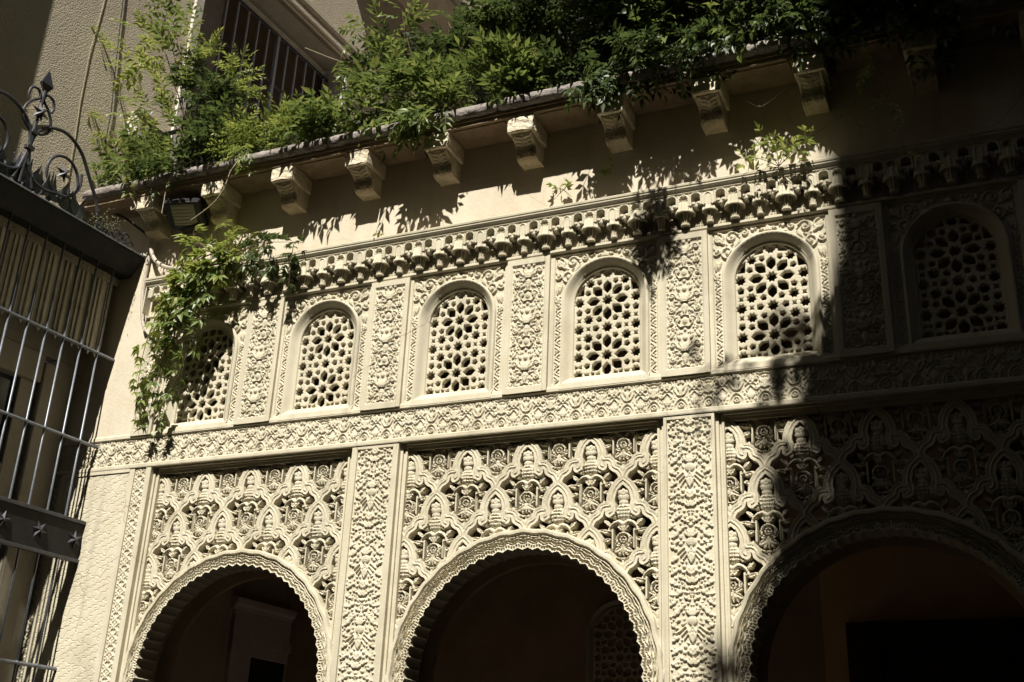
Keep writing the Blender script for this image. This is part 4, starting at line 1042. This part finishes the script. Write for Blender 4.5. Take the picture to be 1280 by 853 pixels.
LEAF={'w':[np_leaf(compound(i,4,.20,.078,.034)) for i in range(5)],'b':[np_leaf(compound(20+i,2,.16,.095,.046)) for i in range(5)],
      'f':[np_leaf(compound(40+i,4,.15,.052,.018)) for i in range(5)],'p':[np_leaf(palmate(60+i,.095)) for i in range(5)],'l':[np_leaf(compound(80+i,3,.16,.110,.034)) for i in range(5)]}
def orient(d,roll):
    d=Vector(d).normalized(); q=d.to_track_quat('X','Z'); return (q@Matrix.Rotation(roll,3,'X').to_quaternion())
def foliage(seed,spec,kind,mt,parent,name='foliage'):
    """spec: list of (centre, radii, count, lean); one mesh of many small leaves"""
    r=random.Random(seed); Vs=[];Fs=[];n=0
    for (c,rad,cnt,lean) in spec:
        # clumps: sub-centres give an uneven outline with gaps
        subs=[]
        for _ in range(max(3,cnt//26)):
            while True:
                u=Vector((r.uniform(-1,1),r.uniform(-1,1),r.uniform(-1,1)))
                if u.length<=1: break
            subs.append(u)
        for _ in range(int(cnt*.92)):
            s_=r.choice(subs); u=s_+Vector((r.gauss(0,.20),r.gauss(0,.20),r.gauss(0,.20)))
            p=Vector((c[0]+u.x*rad[0],c[1]+u.y*rad[1],c[2]+u.z*rad[2]))
            if p.z<6.36 and p.y>-.36: p.z=6.36+r.uniform(0,.06)
            if p.y<-.30 and p.z<7.3 and p.y>-.6 and r.random()<.45: p.y+=.16
            d=Vector((u.x*.8+lean[0]+r.gauss(0,.45),u.y*.6+lean[1]+r.gauss(0,.45),u.z*.5+lean[2]+r.gauss(0,.35)))
            if d.length<.05: d=Vector((0,-1,.3))
            L,F=r.choice(LEAF[kind]); m=np.array(orient(d,r.gauss(0,.5)).to_matrix())*r.uniform(.7,1.18)
            Vs.append(L@m.T+np.array(p)); Fs+=[tuple(i+n for i in f) for f in F]; n+=len(L)
    if not Vs: return None
    me=bpy.data.meshes.new(name); me.from_pydata(np.concatenate(Vs).tolist(),[],Fs); me.materials.append(M[mt]); me.polygons.foreach_set('use_smooth',[True]*len(me.polygons)); me.update()
    o=put(name,me,parent); o['kind']='stuff'; return o
LM={}
def leaf_obj(kind,mt,i):
    k=(kind,mt,i)
    if k not in LM:
        L,F=LEAF[kind][i]; me=bpy.data.meshes.new('leaf'); me.from_pydata(L.tolist(),[],F); me.materials.append(M[mt]); me.update(); LM[k]=me
    return LM[k]
def stemcurve(pts,n=6):
    P=[Vector(p) for p in pts]; out=[]
    for i in range(len(P)-1):
        p0=P[max(i-1,0)];p1=P[i];p2=P[i+1];p3=P[min(i+2,len(P)-1)]
        for k in range(n):
            t=k/n; out.append(.5*((2*p1)+(-p0+p2)*t+(2*p0-5*p1+4*p2-p3)*t*t+(-p0+3*p1-3*p2+p3)*t**3))
    out.append(P[-1]); return out
def shoot(parent,seed,pts,kind,mt,cnt,r0=.006,size=1.0,spread=1.0,start=.15,up=.2):
    """a stem that carries separate leaves"""
    r=random.Random(seed); C=stemcurve(pts); m=len(C)
    rr=[r0*(1-.75*i/(m-1)) for i in range(m)]
    MB().tube(C,rr,6).build('stem',M['bark'],parent,smooth=True)
    for k in range(cnt):
        t=start+(1-start)*(k+r.random()*.6)/cnt; t=min(t,.999); i=int(t*(m-1)); p=C[i]; tg=(C[min(i+1,m-1)]-C[max(i-1,0)]).normalized()
        side=Vector((r.gauss(0,1),r.gauss(0,1)-.35,r.gauss(0,.6)+up)); side=(side-tg*side.dot(tg)).normalized()
        d=(side*spread+tg*.6); o=put('leaf',leaf_obj(kind,mt,r.randrange(5)),parent,p+side*.004)
        o.rotation_mode='QUATERNION'; o.rotation_quaternion=orient(d,r.gauss(0,.5)); s_=size*r.uniform(.75,1.3)*(1.0 if t<.85 else .75); o.scale=(s_,s_,s_)
def plant(name,label,loc,group=None,cat='plant'): return thing(name,label,cat,loc,0,group)
def rel(t,pts): return [(p[0]-t.location.x,p[1]-t.location.y,p[2]-t.location.z) for p in pts]
def relspec(t,sp): return [((c[0]-t.location.x,c[1]-t.location.y,c[2]-t.location.z),rd,n,l) for c,rd,n,l in sp]
_fo=foliage
def foliage(seed,spec,kind,mt,t,name='foliage'):
    o=_fo(seed,spec,kind,mt,None,name); o.parent=t; o.location=-t.location; return o
# low leafy plant at the left end of the coping
t=plant('terrace_shrub','bushy bright green climber at the far left end of the coping below the white cabinet',(-4.1,0,6.34))
foliage(1,[((-4.25,-.18,6.66),(.30,.22,.26),34,(-.1,-.4,.2)),((-3.95,-.22,6.52),(.34,.2,.18),56,(0,-.5,.1)),((-4.45,-.2,6.95),(.22,.16,.22),12,(-.2,-.3,.3)),((-3.75,-.28,6.50),(.3,.14,.13),40,(0,-.5,0))],'w','leaf',t)
for k,(a,b) in enumerate((((-4.2,-.1,6.4),(-4.62,-.25,7.15)),((-4.1,-.1,6.4),(-4.35,-.3,7.2)),((-4.0,-.1,6.4),(-4.1,-.3,7.0)))):
    shoot(t,70+k,rel(t,[a,((a[0]+b[0])/2,-.2,(a[2]+b[2])/2+.05),b]),'w','leafy',9,.005,.9)
# tall arching shoots
t=plant('terrace_shrub','tall wisteria with arching light green shoots beside the white window jamb',(-3.6,0,6.34))
foliage(2,[((-3.50,-.1,7.02),(.32,.22,.30),105,(.1,-.4,.1)),((-3.30,-.15,6.72),(.30,.2,.22),70,(.1,-.4,.1)),((-3.75,-.1,7.30),(.2,.2,.22),30,(-.2,-.3,.3)),((-3.45,-.25,6.55),(.4,.18,.16),80,(0,-.5,.1))],'w','leafd',t)
foliage(22,[((-3.30,-.28,7.12),(.26,.14,.20),50,(.1,-.4,.1)),((-3.55,-.28,7.35),(.2,.14,.18),30,(0,-.4,.2))],'f','leafy',t)
L=[[(-3.7,-.1,6.5),(-3.85,-.2,7.3),(-4.05,-.25,7.9),(-4.22,-.25,8.45)],[(-3.7,-.1,6.6),(-3.95,-.2,7.4),(-4.4,-.3,7.75),(-4.95,-.35,7.88)],[(-3.7,-.1,6.6),(-3.8,-.2,7.3),(-3.78,-.3,7.75),(-3.62,-.3,7.98)],[(-3.65,-.1,6.6),(-3.95,-.25,7.2),(-4.2,-.3,7.55),(-4.5,-.3,7.62)],[(-3.6,-.1,6.6),(-3.9,-.25,7.0),(-4.15,-.32,7.15)],[(-3.9,-.2,7.3),(-4.1,-.28,7.8),(-4.42,-.3,8.05)],[(-3.8,-.15,7.2),(-3.98,-.25,7.9),(-4.12,-.25,8.2)]]
for k,p in enumerate(L): shoot(t,80+k,rel(t,p),'w','leafy' if k%2 else 'leaf',11,.007,1.0,start=.3)
# small leaved low plant under the barred window
t=plant('terrace_shrub','fine leaved light green plant spilling over the coping below the barred window',(-2.75,0,6.34))
foliage(3,[((-2.75,-.20,6.60),(.45,.22,.18),200,(0,-.5,.15)),((-2.45,-.2,6.62),(.25,.2,.14),70,(0,-.5,.2)),((-3.05,-.28,6.52),(.25,.14,.14),80,(0,-.5,0)),((-2.92,-.38,6.38),(.10,.06,.10),24,(0,-.6,-.4))],'f','leafy',t)
foliage(33,[((-2.7,-.1,6.52),(.5,.2,.14),60,(0,-.4,.2))],'w','leaf',t)
# round leaved plant
t=plant('terrace_shrub','broad leaved mid green plant at the foot of the white far window jamb',(-2.1,0,6.34))
foliage(4,[((-2.15,-.15,6.62),(.30,.2,.20),70,(0,-.4,.3)),((-1.95,-.22,6.52),(.25,.16,.14),50,(0,-.5,.1)),((-2.05,-.1,6.9),(.2,.15,.15),20,(-.1,-.2,.5))],'b','leaf',t)
t=plant('terrace_shrub','large sunlit wisteria clump with long pointed leaves in the middle of the coping',(-1.4,0,6.34))
foliage(5,[((-1.45,-.15,6.70),(.48,.24,.25),170,(0,-.4,.3)),((-1.0,-.22,6.60),(.42,.20,.19),150,(.1,-.5,.3)),((-.72,-.25,6.55),(.26,.16,.14),60,(.3,-.4,.4)),((-1.55,-.26,6.50),(.4,.14,.12),70,(0,-.6,.0)),((-1.15,-.34,6.40),(.35,.08,.08),40,(0,-.6,-.3))],'l','leaf',t)
foliage(55,[((-1.75,.1,7.10),(.36,.3,.28),80,(-.2,-.3,.3)),((-1.45,.15,7.28),(.4,.3,.24),80,(-.1,-.2,.4))],'w','leafd',t)
for k,p in enumerate([[(-1.7,0,6.9),(-1.95,-.1,7.15),(-2.25,-.2,7.22)],[(-1.6,0,7.0),(-1.7,-.1,7.4),(-1.72,-.15,7.6)],[(-1.6,0,7.0),(-1.9,-.15,7.35),(-2.1,-.2,7.45)]]): shoot(t,120+k,rel(t,p),'w','leaf',9,.006,1.0)
t=plant('terrace_wisteria','tangled dark wisteria mass filling the top centre above the terrace',(-.3,.5,6.34))
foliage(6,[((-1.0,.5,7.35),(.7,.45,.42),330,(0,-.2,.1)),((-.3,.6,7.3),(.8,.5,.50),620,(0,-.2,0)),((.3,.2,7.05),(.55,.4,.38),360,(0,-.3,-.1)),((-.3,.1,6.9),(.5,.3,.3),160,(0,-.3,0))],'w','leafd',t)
foliage(66,[((.45,-.2,6.95),(.45,.2,.22),70,(0,-.4,0)),((-.9,.2,7.6),(.4,.2,.2),40,(0,-.3,.2))],'b','leaf',t)
for k in range(5): 
    x=-1.1+k*.45; MB().tube(stemcurve([(x+.3,.65-.5,0),(x+.2,.3,.5),(x,.1,1.0),(x-.2,-.1,1.5)]),[.018-.0004*i for i in range(19)],7).build('stem',M['bark'],t,smooth=True)
t=plant('terrace_wisteria','shaded wisteria hanging over the coping above the fourth to sixth windows',(1.1,.3,6.34))
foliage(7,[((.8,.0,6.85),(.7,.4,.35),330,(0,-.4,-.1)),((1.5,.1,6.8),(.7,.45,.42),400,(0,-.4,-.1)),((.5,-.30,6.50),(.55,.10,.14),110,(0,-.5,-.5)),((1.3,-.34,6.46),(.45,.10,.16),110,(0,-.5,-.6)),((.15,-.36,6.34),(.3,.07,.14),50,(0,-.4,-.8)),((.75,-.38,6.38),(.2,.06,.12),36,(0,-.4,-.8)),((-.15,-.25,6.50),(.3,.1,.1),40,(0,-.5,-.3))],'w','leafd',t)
foliage(77,[((.75,-.35,6.78),(.35,.12,.14),46,(0,-.4,0)),((1.35,-.42,6.42),(.3,.08,.14),26,(0,-.4,-.5))],'b','leaf',t)
t=plant('terrace_wisteria','deeply shaded wisteria crowding the top right corner above the coping',(2.6,.2,6.34))
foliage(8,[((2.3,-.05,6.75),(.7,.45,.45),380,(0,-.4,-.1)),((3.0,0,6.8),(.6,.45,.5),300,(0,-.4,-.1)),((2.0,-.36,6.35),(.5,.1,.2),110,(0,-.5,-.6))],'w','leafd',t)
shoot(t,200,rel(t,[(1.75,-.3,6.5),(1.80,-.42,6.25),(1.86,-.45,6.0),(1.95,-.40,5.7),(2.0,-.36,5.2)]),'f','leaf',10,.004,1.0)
t=plant('overhead_wisteria','dense overhanging wisteria trained above the top edge of the view at the right',(.9,-.5,8.2))  # unseen canopy added to darken the terrace wisteria beneath it
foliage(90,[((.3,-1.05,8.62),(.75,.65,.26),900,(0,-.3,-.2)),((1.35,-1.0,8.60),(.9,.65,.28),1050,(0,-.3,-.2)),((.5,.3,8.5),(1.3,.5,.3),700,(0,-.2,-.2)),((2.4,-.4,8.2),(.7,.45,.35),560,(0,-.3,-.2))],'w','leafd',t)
for k in range(4): MB().tube(stemcurve([(-.8+k*.9,1.9,-1.85),(-.7+k*.9,1.2,-.9),(-.6+k*.9,.4,-.1),(-.3+k*.9,-.3,.1)]),[.022-.0006*i for i in range(19)],7).build('stem',M['bark'],t,smooth=True)
# high branches reaching forward over the court (their leaves throw the dappled shade)
t=plant('overhanging_branch','wisteria branch reaching out over the court from the top centre of the terrace',(.45,.1,7.2))
MB().tube(stemcurve([(0,.3,-.8),(.05,-.3,.3),(.1,-.9,.62),(.12,-1.5,.40)]),[.016-.0006*i for i in range(19)],7).build('stem',M['bark'],t,smooth=True)
foliage(9,[((.52,-1.30,7.28),(.16,.14,.30),44,(0,-.1,-.5)),((.57,-1.45,6.98),(.06,.06,.22),14,(0,0,-.9))],'w','leaf',t)
t=plant('overhanging_branch','long leafy branch reaching out of the right hand side house high over the court',(3.96,-3.2,8.85))  # unseen branch put in to throw leafy blotches on the facade
MB().tube(stemcurve([(0,0,0),(-.9,.0,.12),(-1.8,.02,.0),(-2.5,.0,-.25),(-2.95,.0,-.55)]),[.022-.0007*i for i in range(25)],7).build('stem',M['bark'],t,smooth=True)
foliage(95,[((1.52,-3.2,8.50),(.10,.12,.12),16,(0,0,-.5)),((1.08,-3.2,8.28),(.07,.1,.08),8,(0,0,-.5)),((1.72,-3.2,8.2),(.10,.12,.30),26,(0,0,-.6)),((1.68,-3.2,7.6),(.12,.1,.30),26,(0,0,-.7)),((1.50,-3.2,7.1),(.14,.1,.24),22,(0,0,-.7)),((1.75,-3.2,8.9),(.12,.15,.25),14,(0,0,-.3))],'w','leaf',t)
MB().tube(stemcurve([(-2.2,0,-.1),(-2.26,0,-.7),(-2.3,0,-1.3),(-2.42,0,-1.8)]),[.008]*19,5).build('stem',M['bark'],t,smooth=True)
MB().tube(stemcurve([(-2.2,0,-.1),(-2.2,0,.3),(-2.18,0,.8)]),[.008]*13,5).build('stem',M['bark'],t,smooth=True)
# hanging creeper at the left end of the arcade
t=plant('hanging_creeper','yellow green creeper trailing from the cornice down over the leftmost lattice window',(-3.35,-.1,5.7))
L=[[(-3.05,-.14,5.62),(-3.2,-.20,5.52),(-3.35,-.20,5.30),(-3.5,-.18,5.0),(-3.62,-.14,4.6),(-3.66,-.10,4.15)],
   [(-3.0,-.14,5.62),(-3.25,-.2,5.60),(-3.5,-.2,5.48),(-3.65,-.18,5.25),(-3.78,-.15,4.95),(-3.82,-.12,4.6),(-3.80,-.1,4.3)],
   [(-3.1,-.14,5.6),(-3.2,-.2,5.4),(-3.25,-.2,5.15),(-3.32,-.16,4.9),(-3.45,-.12,4.55),(-3.55,-.1,4.2)],
   [(-3.2,-.16,5.6),(-3.4,-.2,5.72),(-3.48,-.18,5.5),(-3.6,-.16,5.2),(-3.7,-.14,4.8)],
   [(-3.0,-.14,5.6),(-3.08,-.2,5.45),(-3.12,-.2,5.3)],[(-3.2,-.18,5.5),(-3.45,-.24,5.35),(-3.62,-.2,5.05)],[(-3.3,-.18,5.3),(-3.42,-.22,5.1),(-3.5,-.16,4.8)]]
cn=[46,44,40,34,14,30,26]
for k,p in enumerate(L): shoot(t,300+k,rel(t,p),'p','leafy' if k in (1,3,4,5) else 'leaf',cn[k],.006,1.0 if k<4 else 1.15,start=.02,up=.0)
for k,p in enumerate([[(-3.1,-.12,5.62),(-3.15,-.16,5.75),(-3.14,-.18,5.92)],[(-3.35,-.14,5.6),(-3.42,-.2,5.75),(-3.45,-.2,5.85)]]): shoot(t,330+k,rel(t,p),'p','leafy',7,.004,1.1)
t=plant('cornice_creeper','dark trailing creeper lying along the cornice over the second lattice window',(-2.6,-.1,5.6))
for k,p in enumerate([[(-3.0,-.1,5.58),(-2.85,-.14,5.66),(-2.65,-.14,5.64),(-2.4,-.13,5.60)],[(-2.7,-.13,5.62),(-2.68,-.17,5.50),(-2.70,-.15,5.36)],[(-2.5,-.13,5.62),(-2.48,-.17,5.45),(-2.5,-.13,5.2)],[(-2.8,-.13,5.62),(-2.85,-.16,5.5),(-2.9,-.14,5.35)]]): shoot(t,340+k,rel(t,p),'p','leafd',15,.004,.8)
# sprigs rooted in the wall and cornice
def sprig(label,base,ends,kind,mt,n,size,seed):
    t=plant('wall_sprig',label,base)
    for k,e in enumerate(ends): shoot(t,seed+k,[(0,0,0),(e[0]*.5,e[1]*.6,e[2]*.6+.01),e],kind,mt,n,.003,size,start=.2)
sprig('bright green sprig growing on the cornice above the fifth lattice window',(1.20,-.08,5.56),[(-.22,-.10,.06),(-.10,-.12,.12),(.12,-.10,.12),(.24,-.08,.10),(.02,-.14,.04)],'b','leafy',5,.62,400)
sprig('tiny green sprig on the upper wall left of the fourth corbel',(-.33,0.0,5.73),[(-.07,-.05,-.01),(.07,-.05,-.01)],'p','leafy',3,.62,410)
sprig('tiny green sprig on the upper wall under the fourth corbel from the middle shadow',(.02,0.0,5.79),[(.04,-.05,.05),(-.02,-.05,.02)],'p','leafy',3,.60,420)
sprig('tiny orange tinged sprig on the cornice above the second relief panel',(-1.80,-.04,5.56),[(0,-.05,.06),(.03,-.05,.03)],'p','leafy',2,.55,430)
sprig('small green sprig reaching up beside the shadow near the floodlight',(-3.0,-.06,5.60),[(.02,-.08,.20),(-.06,-.08,.12)],'w','leafy',4,.6,440)
# dry grey plant on the crest of the cage
t=plant('dry_plant','grey green dry tufted plant lodged in the cage crest at its facade end',(-4.20,-.42,5.86))
foliage(11,[((-4.22,-.42,6.00),(.10,.14,.10),60,(0,-.1,.3)),((-4.16,-.30,5.95),(.08,.10,.07),36,(0,-.1,.2))],'f','drymix',t) if False else None
V=[];F=[];rn=random.Random(5)
for k in range(700):
    p=Vector((rn.gauss(0,.055),rn.gauss(0,.085),abs(rn.gauss(.06,.06)))); d=Vector((rn.gauss(0,1),rn.gauss(0,1),rn.gauss(.5,1)))
    if d.length>.1: add_leaflet(V,F,p,d,Vector((rn.gauss(0,1),0,1)),rn.uniform(.015,.03),.006)
o=MB().add(V,F).build('foliage',M['lichen'],t); o['kind']='stuff'
# unseen cypress added behind the viewer to slant the lower shadow edge
t=thing('cypress_tree','tall dark columnar cypress standing in the far right corner of the court','tree',(3.3,-10,0))
MB().tube([(0,0,0),(.02,0,4),(0,.03,9),(0,0,17)],[.22,.18,.12,.03],10).build('trunk',M['bark'],t,smooth=True)
rn=random.Random(6); Vn=[];Fn=[]
for k in range(9000):
    z=3+15.2*rn.random()**.8; rad=1.25*min(1,(18.3-z)/3.2)**.8*min(1,(z-2.4)/1.5); a=rn.uniform(0,2*PI); q=rad*math.sqrt(rn.uniform(.25,1))*(1+.12*math.sin(a*5+z*2))
    p=Vector((q*math.cos(a),q*math.sin(a),z)); d=Vector((math.cos(a)*.5,math.sin(a)*.5,1+rn.gauss(0,.3)))
    s_=rn.uniform(.18,.34); add_leaflet(Vn,Fn,p,d,Vector((rn.gauss(0,1),rn.gauss(0,1),.2)),s_,s_*.5)
o=MB(); o.V=[tuple(v) for v in Vn]; o.F=Fn; o=put('crown',mesh('crown',o.V,o.F,M['leafd']),t); o['kind']='stuff'

# same-kind things share a group
_g={'terrace_shrub':'leafy shrubs along the terrace coping','terrace_wisteria':'wisteria masses over the coping','wall_sprig':'small sprigs rooted in the upper wall and cornice','conduit':'dusty conduits at the left end of the cornice','wall_cable':'cables on the left wing wall','courtyard_house':'plain houses round the court','twine':'loose strings and wires under the coping'}
_c={}
for o in list(bpy.data.objects):
    if o.parent is None: _c.setdefault(o.name.split('.')[0],[]).append(o)
for k,g in _g.items():
    if len(_c.get(k,[]))>1:
        for o in _c[k]: o['group']=g
